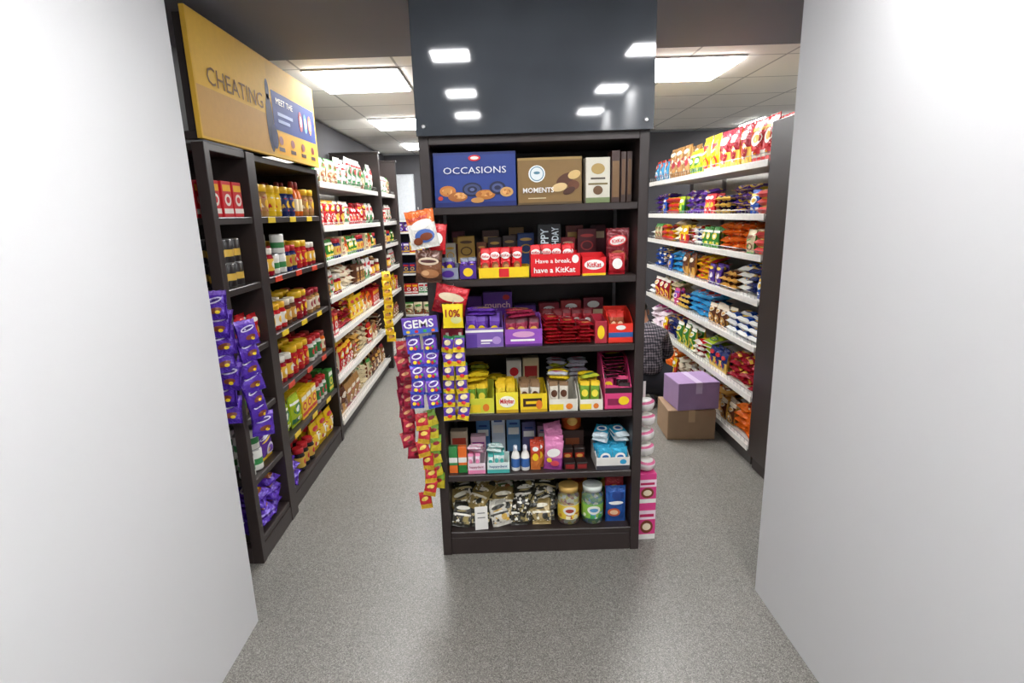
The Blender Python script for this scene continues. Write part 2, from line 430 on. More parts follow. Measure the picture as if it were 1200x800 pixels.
# ------------------------------------------------------------------ black display unit in the middle
SZ = [.115, .40, .69, .99, 1.285, 1.58]
cu = thing('display_shelf', 'black laminate freestanding display shelf stocked with chocolates', 'shelf', (.158, 2.29, 0))
X0, X1 = -.298, .614
boxpart(cu, 'side_panel', X0, X0+.04, 2.29, 2.74, 0, 1.86, BLACK)
boxpart(cu, 'side_panel', X1-.04, X1, 2.29, 2.74, 0, 1.86, BLACK)
boxpart(cu, 'back_panel', X0+.04, X1-.04, 2.7, 2.74, .085, 1.82, BLACKI)
boxpart(cu, 'base', X0+.04, X1-.04, 2.295, 2.7, 0, .085, BLACK)
boxpart(cu, 'top_panel', X0+.04, X1-.04, 2.29, 2.74, 1.82, 1.86, BLACK)
boxpart(cu, 'canopy', X0, X1, 2.3, 2.74, 1.861, 2.428, BLACKI)
for z in SZ: boxpart(cu, 'shelf_board', X0+.04, X1-.04, 2.293, 2.7, z-.03, z, BLACK, .003)
for x in (X0+.055, X1-.055):
    mb = MB(); mb.box(-.008, .008, -.004, .004, 0, 1.68, mat('8a8a8c', rough=.35, metal=.8))
    link('slotted_rail', mb.build('slotted_rail'), (x-.158, .37, .13), parent=cu)
gl, nt, b = nodes('black_glass')
n = nt.nodes.new('ShaderNodeTexNoise'); n.inputs['Scale'].default_value = 2
rm = nt.nodes.new('ShaderNodeValToRGB'); rm.color_ramp.elements[0].color = lin('33373c'); rm.color_ramp.elements[1].color = lin('52575d')
nt.links.new(n.outputs['Fac'], rm.inputs[0]); nt.links.new(rm.outputs[0], b.inputs['Base Color'])
b.inputs['Roughness'].default_value = .05; b.inputs['Specular IOR Level'].default_value = .8
g = thing('glass_sign_panel', 'glossy black glass panel mounted above the display shelf', 'panel', (.16, 2.27, 1.85))
boxpart(g, 'glass', -.3, .62, 2.262, 2.272, 1.85, 2.428, gl, .001)
boxpart(g, 'edge_strip', -.3, .62, 2.272, 2.289, 1.862, 1.872, STEEL, .001)
for x in (-.27, .59):
    for z in (1.885, 2.37):
        mb = MB(); mb.lathe([(.008, 0, STEEL), (.009, .004, STEEL), (.006, .006, STEEL)], 12)
        link('standoff_cap', mb.build('standoff_cap'), (x-.16, -.008, z-1.85), (math.pi/2, 0, 0), parent=g)

# ------------------------------------------------------------------ contents of middle unit
W1 = P('f6f4ee'); GOLD = P('caa24c'); PUR = P('4a2488'); RED = P('d3202a'); YEL = P('f4cf1e')
DBR = P('3a2018'); KRED = P('d9141e'); ORG = P('e07a24')
def put(mb, name, label, cat, x, y, z, rz=0, group=None, rx=0, ry=0):
    kk = dict(label=label, category=cat)
    if group: kk['group'] = group
    return link(name, mb.build(name), (x, y, z), (math.radians(rx), math.radians(ry), math.radians(rz)), **kk)
z = 1.58
bis = printed(['c98a44', 'a8642c', 'e0a868'], 90)
mb = carton(.335, .09, .215, P('1f3a88'), [(-.5, .5, .0, .09, P('14246a')), (-.5, .5, .95, 1, P('1a2f78'))],
            [(-.34, .3, .1, .1, P('c87a34')), (-.34, .3, .07, .06, bis), (-.22, .19, .12, .09, P('a8642c')), (-.19, .21, .08, .06, bis), (-.04, .32, .12, .13, P('10183c')), (-.04, .32, .1, .1, P('3a4470')), (-.04, .32, .06, .06, P('10183c')), (-.04, .32, .03, .03, P('5a6494')),
             (.12, .22, .12, .09, P('b5702c')), (.12, .24, .09, .05, bis), (.27, .34, .1, .12, P('141c40')), (.27, .34, .07, .08, P('4a5484')), (.27, .34, .04, .04, P('141c40')), (.38, .26, .08, .09, P('d0a060')), (.38, .26, .05, .05, bis), (-.43, .17, .03, .04, P('c03a28')), (.02, .12, .08, .05, P('c8904c')),
             (0, .89, .075, .055, RED), (0, .89, .05, .03, W1)],
            [('OCCASIONS', 0, .67, .76, .12, P('e8ecf4'), 0, 0)])
put(mb, 'gift_box', 'large navy blue gift box of assorted cookies', 'box', -.083, 2.39, z, 1)
mb = carton(.262, .09, .185, P('86683a'), [(-.5, .5, .0, .05, P('5e4a2a')), (-.5, .5, .95, 1, P('a88a50')), (-.34, -.06, .13, .15, P('d8c8a0'))],
            [(-.2, .66, .13, .18, P('eef2f2')), (-.2, .66, .11, .155, P('5a8aa0')), (-.2, .66, .095, .135, P('e4ecee')), (-.2, .68, .05, .03, P('5a8aa0')), (.24, .52, .15, .12, P('5a3420'), .5), (.38, .62, .1, .09, P('d8b878'), .3), (.15, .36, .12, .09, P('e0c088'), .2), (.37, .4, .09, .1, P('6a3c22')), (.3, .28, .1, .07, P('4a2818'), .4)],
            [('MOMENTS', -.18, .31, .48, .11, W1)])
put(mb, 'gift_box', 'bronze gift box of chocolates with round emblem', 'box', .223, 2.385, z, -1)
mb = carton(.1, .06, .18, P('ded9c8'), [(-.5, .5, 0, .12, P('7a8a5a')), (-.4, .4, .4, .44, P('7a6a3a')), (-.3, .3, .52, .56, P('4a4030'))], [(0, .75, .28, .12, P('b89a5a')), (0, .28, .2, .1, P('6a4a2a'))])
put(mb, 'gift_box', 'cream gift box with green base band', 'box', .42, 2.38, z, 2)
mb = carton(.035, .09, .205, DBR, [(-.4, .4, .1, .8, P('7a5a34'))])
put(mb, 'chocolate_box', 'narrow dark brown chocolate box standing upright', 'box', .495, 2.4, z)
for i in range(2):
    put(carton(.022, .09, .2, P('3a241c'), [(-.3, .3, .15, .85, P('6a4a2a'))]), 'chocolate_box', 'narrow dark brown chocolate box standing upright', 'box', .527+i*.025, 2.4, z)

z = 1.285
def tr(x0, x1, y0, d, zz, hf, hb, mt, inner, label, rects=(), ells=(), texts=(), rz=0):
    put(tray(x1-x0-.004, d, hf, hb, mt, inner, rects, ells, texts), 'display_tray', label, 'box', (x0+x1)/2, y0+d/2, zz, rz)
def bars(pr, x0, x1, y0, y1, zz, where, group, sx=.002, sy=.003, jit=2.5):
    x = x0+pr.w/2+.002
    while x+pr.w/2 <= x1:
        y = y0+pr.d/2
        while y+pr.d/2 <= y1:
            place(pr, (x, y, zz+random.uniform(0, .006)), math.radians(random.uniform(-jit, jit)), where, group, rx=math.radians(random.uniform(-3, 3)), ry=math.radians(random.uniform(-4, 4))); y += pr.d+sy
        x += pr.w+sx
def barproto(label, w, h, t, a, b, c, texts=(), embs=None, lay=False, name='chocolate_bar', stack=1):
    embs = [(0, .55, .36, .14, b)] if embs is None else embs
    m_ = pouch(w, h, t, [(.1, c), (.8, a), (1, c)], embs, texts, seed=w*300, nx=6, nz=8)
    if lay: m_.lay(); return proto(m_, name, label, 'chocolate', w, h, t*1.05, stack)
    return proto(m_, name, label, 'chocolate', w, t+.003, h)
def heap(prs, x0, x1, y0, y1, zz, layers, where, group, ang=25, step=(.8, .8), tilt=0):
    for q in range(layers):
        p = prs[0]; x = x0+p.w/2
        while x+p.w/2 <= x1+.001:
            y = y0+p.d/2
            while y+p.d/2 <= y1+.001:
                p = random.choice(prs)
                place(p, (x+random.uniform(-.006, .006), y+random.uniform(-.006, .006), zz+q*p.h*.95), math.radians(random.uniform(-ang, ang)), where, group, rx=math.radians(tilt+random.uniform(-4, 4)), ry=math.radians(random.uniform(-5, 5)))
                y += p.d*step[1]
            x += p.w*step[0]
kit = barproto('red wafer bar with white oval logo', .042, .12, .014, F('d9141e'), W1, KRED, [('KitKat', 0, .72, .7, .09, KRED)], [(0, .72, .45, .12, W1), (0, .35, .34, .16, P('8a4a22')), (.05, .33, .24, .09, P('c88a4a'))])
tr(-.255, -.165, 2.31, .12, z, .05, .06, P('8a8fa0'), W1, 'silver display tray of small bars', ells=[(0, .5, .3, .3, PUR)])
tr(-.162, -.09, 2.31, .12, z, .06, .07, PUR, W1, 'purple display tray of small bars', ells=[(0, .5, .3, .3, YEL)])
sbr = barproto('small purple candy bar standing', .03, .08, .012, F('5a2c98'), YEL, P('8a8fa0'))
bars(sbr, -.25, -.17, 2.32, 2.41, z+.004, 'in a small tray', 'small bars in trays'); bars(sbr, -.158, -.094, 2.32, 2.41, z+.004, 'in a small tray', 'small bars in trays')
tr(-.083, .131, 2.31, .1, z, .045, .05, YEL, W1, 'yellow display tray of wafer bars', [(-.1, .1, .1, .9, RED)])
bars(kit, -.078, .127, 2.32, 2.395, z+.004, 'in a display tray', 'wafer bars in trays')
tr(.135, .345, 2.31, .1, z, .095, .1, KRED, W1, 'red display box of wafer bars', ells=[(.4, .75, .07, .18, W1)],
   texts=[('Have a break,', -.05, .68, .72, .22, W1), ('have a KitKat', -.02, .3, .84, .24, W1)])
bars(kit, .14, .34, 2.325, 2.365, z+.012, 'in a display box', 'wafer bars in trays')
tr(.35, .452, 2.31, .09, z, .075, .09, KRED, W1, 'small red display box of wafer bars', [(-.5, .5, 0, .12, YEL)], [(0, .6, .42, .28, W1)], [('KitKat', 0, .6, .6, .28, KRED)])
put(pouch(.1, .19, .035, [(.3, F('5a1a20')), (1, F('7a1822'))], [(0, .72, .4, .12, KRED, .2), (0, .72, .34, .09, W1, .2), (0, .35, .36, .16, P('a05a2a')), (.05, .35, .2, .08, P('d8a060'))], [('KitKat', 0, .72, .5, .08, KRED, .15)]), 'chocolate_pouch', 'dark red sharing pouch of wafer bites', 'chocolate', .515, 2.4, z, -3)
put(pouch(.07, .09, .03, [(1, F('b01824'))], [(0, .5, .3, .25, W1)]), 'chocolate_pouch', 'small red chocolate pouch standing', 'chocolate', .5, 2.335, z)
yb = 2.56
for (x, w, h, a, e, lab) in [(-.215, .05, .14, 'c8c0b0', 'e0b040', 'cream'), (-.142, .078, .17, 'b8903c', '5a3a1c', 'gold'), (-.072, .045, .14, '7a4426', 'd8a850', 'brown'), (-.012, .06, .16, '3a2a28', 'c9a24c', 'black'), (.055, .06, .165, '3a2c2c', '9a7a44', 'black'),
                             (.13, .075, .175, '2a447e', 'c9a24c', 'navy'), (.322, .065, .15, '9a1c28', 'e8c8a0', 'red'), (.408, .085, .185, '6a1826', 'c83a3a', 'maroon'), (.53, .05, .15, '4a2420', 'c9a24c', 'brown')]:
    put(carton(w, .03, h, P(a), [(-.5, .5, .12, .2, P(e))], [(0, .6, .34, .12, P(e)), (0, .6, .26, .09, P(a)), (0, .84, .36, .04, P(e))]), 'chocolate_box', lab+' chocolate box standing at the shelf back', 'box', x, yb, z)
for i, (x, w, h, a, e) in enumerate([(-.18, .06, .19, '6a2434', 'd8a850'), (-.03, .08, .19, '4a2a20', 'c8a060'), (.09, .07, .2, '8a6a3a', '4a2a1a'), (.36, .08, .2, '7a2a20', 'e0b060'), (.47, .07, .2, '5a1a28', 'e8c8a0')]):
    put(carton(w, .025, h, P(a), [(-.4, .4, .7, .85, P(e))]), 'chocolate_box', 'tall thin chocolate box behind the others', 'box', x, 2.62, z)
mb = carton(.1, .03, .215, P('1c1d22'))
mb.text('HAPPY', -.022, .135, .12, .034, -.022, P('dfeef2'), math.pi/2)
mb.text('BIRTHDAY', .024, .135, .13, .03, -.022, P('dfeef2'), math.pi/2)
put(mb, 'chocolate_box', 'black greeting chocolate box with vertical lettering', 'box', .228, 2.46, z)

z = .99
def boxp(x, y, w, d, h, body, label, rects=(), ells=(), texts=(), rz=0, name='display_box'):
    return put(carton(w, d, h, body, rects, ells, texts), name, label, 'box', x, y, z, rz)
boxp(-.2, 2.57, .09, .06, .18, P('6a3296'), 'purple chocolate bar box at the shelf back', [(-.4, .4, .3, .5, P('a02a6a'))], texts=[('munch', 0, .78, .8, .12, P('e8d0e8'))])
boxp(-.115, 2.57, .07, .06, .19, P('5a2880'), 'purple chocolate bar box at the shelf back', [(-.4, .4, .2, .5, P('8a3a9a'))])
boxp(-.008, 2.57, .135, .06, .205, P('64309a'), 'purple chocolate bar box at the shelf back', [(-.5, .5, 0, .12, P('b0305a'))], [(.28, .4, .14, .12, P('8a3a2a')), (.3, .88, .12, .06, RED)], [('munch', 0, .72, .86, .14, P('f0c0d0'))])
boxp(.12, 2.57, .1, .06, .14, P('4a2474'), 'dark purple chocolate bar box at the shelf back', [(-.5, .5, .6, .8, P('a03a6a'))])
for i in range(3): boxp(.235+i*.105, 2.61, .095, .06, .14+.01*i, P(['8a2030', '9a2a28', '7a1c2c'][i]), 'dark red chocolate bar box at shelf back', [(-.5, .5, .5, .65, P('e8c8a0'))], [(0, .8, .3, .1, W1)])
tr(-.255, -.158, 2.31, .14, z, .085, .12, P('8a2434'), W1, 'maroon display tray of small bars', [(-.4, .4, .3, .6, YEL)])
tr(-.152, .014, 2.31, .15, z, .085, .13, P('7a5aaa'), P('cfc4e4'), 'purple display tray of chocolate bars', [(-.5, .5, .78, .9, W1), (-.5, -.2, 0, .7, P('5a3a94')), (-.1, .2, .3, .4, W1), (-.1, .14, .18, .24, W1)], [(.32, .35, .12, .2, P('b090d0'))], rz=1)
tr(.018, .182, 2.31, .15, z, .075, .12, P('9450b8'), P('e4d4ee'), 'violet display tray of chocolate bars', [(-.5, .5, 0, .14, P('5a2a7a')), (-.35, .3, .3, .42, W1)], [(0, .7, .3, .18, P('d8a0c8'))])
pb = barproto('purple foil chocolate bar', .045, .125, .016, F('6a3cac'), YEL, P('6a44a8'))
rb2 = barproto('dark maroon chocolate bar', .045, .11, .016, F('9a2a48'), P('e0b04a'), P('5a1428'))
bars(pb, -.146, .01, 2.335, 2.44, z+.004, 'in a purple tray', 'purple bars in trays')
bars(rb2, .024, .178, 2.335, 2.44, z+.004, 'in a violet tray', 'maroon bars in trays')
bars(rb2, -.25, -.165, 2.335, 2.43, z+.004, 'in a maroon tray', 'maroon bars in trays')
pbl = barproto('purple foil chocolate bar lying on top', .13, .045, .016, F('6a3cac'), YEL, P('6a44a8'), lay=True)
heap([pbl], -.146, .0, 2.34, 2.43, z+.128, 2, 'of a purple tray', 'purple bars in trays', 16, (1, 1))
rbl = barproto('maroon foil chocolate bar lying on top', .12, .045, .016, F('9a2a48'), P('e0b04a'), P('5a1428'), lay=True)
heap([rbl], .03, .17, 2.34, 2.43, z+.116, 2, 'of a violet tray', 'maroon bars in trays', 18, (1, 1))
rl = barproto('red wafer bar lying flat in a stack', .066, .15, .014, F('b81c2c'), P('e8d8c0'), P('d02a34'), [('KitKat', 0, .5, .6, .1, W1)], [(0, .5, .34, .1, P('8a1420')), (0, .2, .3, .08, P('c87840'))], lay=True)
for i in range(3):
    for q in range([8, 7, 6][i]): place(rl, (.222+i*.072, 2.39+random.uniform(-.008, .008), z+q*rl.h), math.radians(random.uniform(-9, 9)), '', 'red wafer bars stack')
sb = barproto('red wafer bar leaning upright', .046, .12, .014, F('c02030'), W1, P('8a1824'))
bars(sb, .188, .46, 2.485, 2.55, z, 'behind the stack', 'upright red bars', jit=6)
tr(.405, .46, 2.31, .12, z, .1, .11, P('a82838'), W1, 'narrow red display tray of bars', ells=[(0, .5, .3, .3, YEL)])
tr(.463, .572, 2.31, .14, z, .085, .14, P('e0301e'), P('a02020'), 'red display carton with blue band', [(-.5, .5, .3, .55, P('2a5a9a'))], [(0, .8, .2, .12, W1)])
bars(barproto('brown coated wafer bar', .033, .12, .014, F('a04824'), P('f0c8a0'), P('c8281e')), .468, .568, 2.325, 2.43, z+.008, 'in a red carton', 'wafer bars in a red carton')

z = .69
yb_ = barproto('yellow chocolate bar standing', .04, .125, .014, F('f2d23a'), P('8a1c24'), P('e8c020'), embs=[(0, .55, .36, .14, P('7a2a1a'))])
wb_ = barproto('white and brown chocolate bar standing', .04, .12, .014, F('e8e0d0'), P('5a3420'), P('8a6a4a'))
gb_ = barproto('green and yellow candy bar standing', .04, .12, .014, F('7aa83a'), P('f4e04a'), P('f0c828'))
for (a, b2, hf, mt_, lab, tx, pr_) in [(-.255, -.165, .085, YEL, 'yellow display tray of milk bars', 'Milkybar', yb_), (-.158, -.035, .07, P('d8d840'), 'yellow-green display tray of candy', None, gb_), (-.03, .072, .095, P('f4e23c'), 'bright yellow display tray of milk bars', 'Milkybar', yb_),
                                  (.076, .198, .085, P('f0d028'), 'yellow display tray with brown print', 0, wb_), (.205, .335, .055, P('e8e4d6'), 'white display tray of candy bars', None, wb_), (.34, .445, .05, P('eeeada'), 'white display tray with yellow print', None, gb_)]:
    deco = [(-.5, .5, 0, .16, P('c8a020'))] if hf > .075 else [(-.5, 0, .1, .6, P('f0d028'))]
    if tx == 0: deco += [(-.4, .3, .3, .75, DBR), (-.3, .2, .45, .6, YEL)]
    tr(a, b2, 2.305, .16, z, hf, .11, mt_, W1, lab, deco, [(0, .55, .36, .28, P('f8f8e8'))] if tx else [(.2, .4, .12, .25, ORG)], [(tx, 0, .55, .62, .3, RED)] if tx else [], rz=random.uniform(-1.2, 1.2))
    bars(pr_, a+.004, b2-.004, 2.325, 2.45, z+.004, 'in a display tray', 'bars in shelf trays', jit=8)
cnd = proto(pouch(.085, .04, .022, [(1, F('c8d040'))], [(0, .5, .3, .3, P('2a5a2a'))], nx=6, nz=4).lay(), 'candy', 'yellow-green wrapped candy in a heap', 'candy', .085, .04, .022)
cn2 = proto(pouch(.09, .035, .02, [(1, F('d8d6e0'))], [(0, .5, .3, .3, P('a03a5a'))], nx=6, nz=4).lay(), 'candy', 'silver wrapped candy stick in a heap', 'candy', .09, .035, .021)
cn3 = proto(pouch(.09, .04, .022, [(.4, F('e8c828')), (1, F('3a2418'))], [(0, .6, .3, .2, YEL)], nx=6, nz=4).lay(), 'candy', 'brown and yellow wrapped candy in a heap', 'candy', .09, .04, .022)
heap([cnd, cnd, cn3], -.15, .02, 2.49, 2.6, z, 8, 'behind the trays', 'heaped candies', 35, (1, 1.2))
heap([cn2, cn2, cnd], .22, .42, 2.49, 2.6, z, 9, 'behind the trays', 'heaped candy sticks', 35, (1, 1.2))
heap([cn3, cnd], .345, .44, 2.34, 2.42, z+.13, 1, 'on top of tray', 'heaped candies', 35)
heap([cn2, cn3], .21, .33, 2.34, 2.43, z+.128, 2, 'on top of tray', 'heaped candies', 35)
heap([cn3], -.15, -.05, 2.34, 2.43, z+.13, 2, 'on top of tray', 'heaped candies', 30)
boxp(.06, 2.55, .07, .06, .18, P('d8d4c8'), 'pale cardboard sweets box behind trays', ells=[(0, .7, .3, .12, RED)])
boxp(.14, 2.55, .075, .06, .19, P('c8b890'), 'tan cardboard sweets box behind trays', [(-.4, .4, .5, .8, P('a82a2a'))])
boxp(-.21, 2.55, .08, .06, .17, P('b8c850'), 'green cardboard sweets box behind trays', [(-.4, .4, .5, .8, P('e8e040'))])
tr(.45, .572, 2.305, .2, z, .1, .23, P('d8407a'), P('501428'), 'pink display box of black-wrapped bars', [(-.5, .5, .75, 1, P('2a1418')), (-.4, .1, .2, .5, P('8a1c4a'))], [(.2, .4, .2, .2, YEL)])
bk = barproto('black and yellow wrapped candy bar', .055, .1, .012, F('2a1418'), YEL, P('d8407a'))
bk3 = barproto('pink wrapped candy bar', .055, .11, .012, F('d8407a'), YEL, P('2a1418'))
for k in range(4):
    for i in range(2):
        place([bk, bk3][(k+i) % 2], (.482+i*.058, 2.33+k*.04, z+.004+.03*k), random.uniform(-.15, .15), 'in a pink box', 'black bars in a pink box', rx=-.1, ry=random.uniform(-.1, .1))
bl2 = barproto('black and yellow wrapped candy bar lying flat', .1, .055, .012, F('2a1418'), YEL, P('d8407a'), lay=True)
for q in range(7): place(bl2, (.511, 2.4+.008*q, z+.125+q*.0135), random.uniform(-.5, .5), '', 'black bars in a pink box', rx=.2)

z = .40
for i, (c1, c2) in enumerate([('3a8a4a', 'e8702a'), ('e8702a', '2a7a3a')]):
    boxp(-.232+i*.042, 2.34, .038, .03, .125, P(c1), 'upright mint carton in green and orange', [(-.5, .5, .4, .6, W1), (-.5, .5, 0, .3, P(c2))], name='mint_box')
boxp(-.21, 2.45, .08, .05, .16, P('b8a890'), 'tan candy carton at shelf back', [(-.4, .4, .6, .8, P('a83a2a'))])
boxp(-.12, 2.45, .07, .05, .13, P('d8b0c0'), 'pale pink candy carton at shelf back', [(-.4, .4, .6, .8, P('8a3a8a'))])
for (x0, x1, c1, c2, lab) in [(-.168, -.085, 'e88ab0', 'f4e0ea', 'pink and white display tray of candy rolls'), (-.08, .025, '48b0a8', 'e4f2ee', 'teal and white display tray of candy rolls')]:
    tr(x0, x1, 2.31, .1, z, .05, .06, P(c2), W1, lab, [(-.5, .5, 0, .35, P(c1))], texts=[('happydent', 0, .65, .8, .3, P('2a5a8a'))] if c1[0] == '4' else [('happydent', 0, .65, .8, .3, P('a02a5a'))])
    cp = barproto('upright '+lab.split()[0]+' candy roll pack', .024, .085, .014, F(c2), P(c1), P(c1), name='candy_pack')
    bars(cp, x0+.003, x1-.003, 2.32, 2.4, z+.004, 'in a tray', 'candy packs in trays', jit=6)
    cpl = barproto('flat '+lab.split()[0]+' candy roll pack', .07, .026, .014, F(c2), P(c1), P(c1), name='candy_pack', lay=True)
    heap([cpl], x0+.004, x0+.078, 2.33, 2.4, z+.092, 2, 'on a tray', 'candy packs in trays', 15, (1, 1))
for i in range(2):
    mb = bottle(.02, .12, W1, P('3a6ab0'), P('e8e8f0')); put(mb, 'gum_bottle', 'white plastic gum bottle with blue label', 'bottle', .052+i*.044, 2.34, z)
for i in range(4):
    put(pouch(.045, .13, .02, [(.5, F('e0803a')), (1, F('c8442a'))], [(0, .5, .3, .14, YEL), (0, .8, .3, .08, W1)]), 'candy_packet', 'orange candy packet standing upright', 'candy', .143+(i % 2)*.02, 2.335+i*.024, z, rz=i*3-4)
for i in range(5):
    put(pouch(.085, .145+.01*i, .025, [(.4, F('a84a9a')), (1, F('e088b8'))], [(0, .6, .36, .14, W1, .3), (.1, .25, .24, .1, P('e04a5a')), (-.2, .35, .14, .08, YEL)]), 'candy_pouch', 'pink and purple candy pouch standing upright', 'candy', .22+.008*i, 2.33+i*.032, z, rz=5*i-8, ry=4-3*i)
tin = MB(); tin.lathe([(.045, 0, P('b8501c')), (.048, .006, P('b8501c')), (.048, .08, P('6a2a14')), (.05, .082, P('6a2a14')), (.05, .1, P('6a2a14')), (.046, .102, P('6a2a14'))], 24)
tin.ell(0, .042, .025, .02, lambda x, zz: -math.sqrt(max(0, .048**2-x*x))-.001, P('e8c060'))
boxp(.33, 2.52, .11, .1, .13, P('3a2420'), 'dark brown carton under the round tin', [(-.3, .3, .4, .7, P('8a4a2a'))])
put(tin, 'round_tin', 'round orange-brown sweets tin with dark lid', 'tin', .33, 2.52, z+.13)
for i in range(2):
    boxp(.298+i*.056, 2.345, .05, .06, .035, P('221816'), 'low dark card of small red sweets', [(-.4, .4, .2, .8, P('8a1c1c'))], name='sweets_card')
    boxp(.298+i*.056, 2.42, .05, .05, .07, P('2a1a16'), 'low dark card of small red sweets', [(-.4, .4, .3, .7, P('a82a1c'))], [(0, .5, .3, .12, P('d8a050'))], name='sweets_card')
tr(.415, .57, 2.305, .15, z, .06, .09, P('e4e2dc'), W1, 'white display tray of blue sachets', [(-.5, .5, 0, .35, P('3a3a44'))], [(.3, .65, .1, .2, P('2a9ac8'))])
sb1 = [(.3, F('dfeef4')), (1, F('3ab0d8'))]; sb2 = [(0, .55, .34, .2, W1), (0, .55, .22, .1, P('2a6ab0'))]
sach = proto(pouch(.07, .1, .018, sb1, sb2, nx=6, nz=8), 'sachet', 'light blue foil sachet standing', 'sachet', .07, .02, .1)
for k in range(6):
    for i in range(2): place(sach, (.455+i*.073, 2.325+k*.021, z+.004+.005*k), random.uniform(-.2, .2), 'in a white tray', 'blue sachets in a tray', ry=random.uniform(-.12, .12))
sl = proto(pouch(.07, .1, .018, sb1, sb2, nx=6, nz=8).lay(), 'sachet', 'light blue foil sachet lying on top', 'sachet', .07, .1, .018)
for q in range(2):
    for i in range(2): place(sl, (.455+i*.073, 2.385, z+.13+q*.019), random.uniform(-.6, .6), 'in a white tray', 'blue sachets in a tray', rx=.25, ry=random.uniform(-.2, .2))
for i, c1 in enumerate(['5a8ac0', 'd8e4f0', '6a9ac8', '6a6a9a', 'b890a8']):
    boxp(-.1+i*.075, 2.57, .066, .06, [.17, .2, .18, .15, .13][i], P(c1), 'pale blue and white candy box at shelf back', [(-.4, .4, .5, .7, W1), (-.3, .3, .78, .84, P('2a4a8a'))])

z = .115
cols = [('2e2c24', 'e8e4d8', '9a8a54', 'black'), ('e4e0d4', '4a6a3a', '8a5a2a', 'white'), ('9a8450', 'ece6d2', '2a2a22', 'gold'), ('3a3a2e', 'd8c890', 'e8e4d8', 'olive'), ('c4c0b4', '2e2c24', 'c8a040', 'silver')]
pk = []
for j, (c1, c2, c3, nm) in enumerate(cols):
    pm = printed([c1, c2, c1, c3], 110)
    bd_ = [(.12, F(c1)), (.45, pm), (.52, P(c2)), (1, F(c1))]
    em = [(0, .72, .36, .08, P(c2), .1), (-.05, .6, .26, .03, P(c3), .1), (.2, .3, .14, .12, P(c3), .4)]
    pk.append((proto(pouch(.09, .12, .026, bd_, em, seed=3+j, wrinkle=.4), 'snack_packet', nm+' small printed foil packet leaning back', 'snack', .088, .03, .12),
               proto(pouch(.11, .14, .028, bd_, em, seed=5+j, wrinkle=.5).lay(), 'snack_packet', nm+' foil packet lying in a pile', 'snack', .11, .14, .027)))
for i in range(5):
    a, l = pk[[0, 3, 4, 0, 2][i]]
    place(a, (-.21+i*.094+random.uniform(-.01, .01), 2.335, z+.003), random.uniform(-.25, .25), 'on the bottom shelf', 'small packets on the bottom shelf', rx=-.6, ry=random.uniform(-.25, .25))
for i in range(5):
    for (yy, z0, nl, til) in ((2.42, .05, 2, .6), (2.49, .03, 4, .5), (2.57, .02, 6, .35)):
        for q in range(nl+(i*3+nl) % 2):
            a, l = pk[random.choice([0, 0, 3, 2, 2, 1, 3, 4])]
            place(l, (-.205+i*.096+random.uniform(-.02, .02), yy+random.uniform(-.01, .01), z+z0+q*.028), random.uniform(-.7, .7), '', 'piled packets on the bottom shelf', rx=til+random.uniform(-.15, .15), ry=random.uniform(-.2, .2))
put(carton(.06, .004, .11, P('f0eee6'), [(-.3, .3, .7, .75, P('8a8a84')), (-.3, .3, .5, .55, P('8a8a84'))]), 'paper_card', 'white paper card leaning against packets', 'card', -.115, 2.312, z, rx=-8, rz=5)
glass = mat('dfe8e6', rough=.06, trans=.85, var=.02)
for (x, lid, cc, lab) in [(.297, 'd8b060', ['f0d040', 'd8902a', 'f4e8c0', 'a8402a'], 'clear plastic jar of yellow wrapped sweets'), (.41, 'e8f0e8', ['8ac04a', 'f0f4e0', '3a9a5a', '5a9ac8'], 'clear plastic jar of green and white sweets')]:
    o = thing('candy_jar', lab, 'jar', (x, 2.37, z))
    mb = MB(); mb.lathe([(.042, 0, glass), (.05, .006, glass), (.05, .14, glass), (.042, .155, glass), (.042, .16, glass)], 24)
    link('jar_body', mb.build('jar_body'), parent=o)
    mb = MB(); mb.lathe([(.045, .16, P(lid)), (.046, .185, P(lid)), (.042, .188, P(lid))], 24)
    link('lid', mb.build('lid'), parent=o)
    mb = MB(); cm_ = printed(cc, 60)
    mb.lathe([(.0505, .03, P(cc[2])), (.0507, .032, cm_), (.0507, .06, P(cc[0])), (.0507, .1, P(cc[2])), (.0505, .102, P(cc[2]))], 24)
    mb.ell(0, .075, .03, .022, lambda x, zz: -math.sqrt(max(0, .0515**2-x*x)), W1)
    mb.ell(0, .075, .02, .01, lambda x, zz: -math.sqrt(max(0, .0522**2-x*x)), P(cc[3]))
    link('paper_label', mb.build('paper_label'), parent=o)
    mb = MB(); mb.lathe([(.03, .003, cm_), (.047, .008, cm_), (.047, .13, cm_), (.02, .15, cm_)], 20)
    link('sweets', mb.build('sweets'), parent=o, kind='stuff')
put(pouch(.095, .185, .035, [(1, F('2a5aa8'))], [(.1, .75, .3, .12, P('1a3a80')), (0, .56, .36, .05, W1), (-.1, .3, .3, .12, P('c85a2a')), (-.1, .3, .2, .07, P('f0c8a0'))]), 'snack_pouch', 'bright blue sweets pouch standing', 'candy', .515, 2.35, z)
put(pouch(.09, .2, .035, [(1, F('b82a30'))], [(0, .7, .36, .12, P('f0c040'))]), 'snack_pouch', 'red sweets pouch standing behind the blue one', 'candy', .52, 2.41, z)
put(pouch(.09, .19, .035, [(1, F('5a8a4a'))], [(0, .7, .36, .12, P('f0c040'))]), 'snack_pouch', 'green sweets pouch standing at the back', 'candy', .5, 2.5, z)
put(pouch(.1, .22, .035, [(1, F('d88a3a'))], [(0, .7, .36, .12, P('a83a2a'))]), 'snack_pouch', 'orange sweets pouch standing at the back', 'candy', .36, 2.52, z)

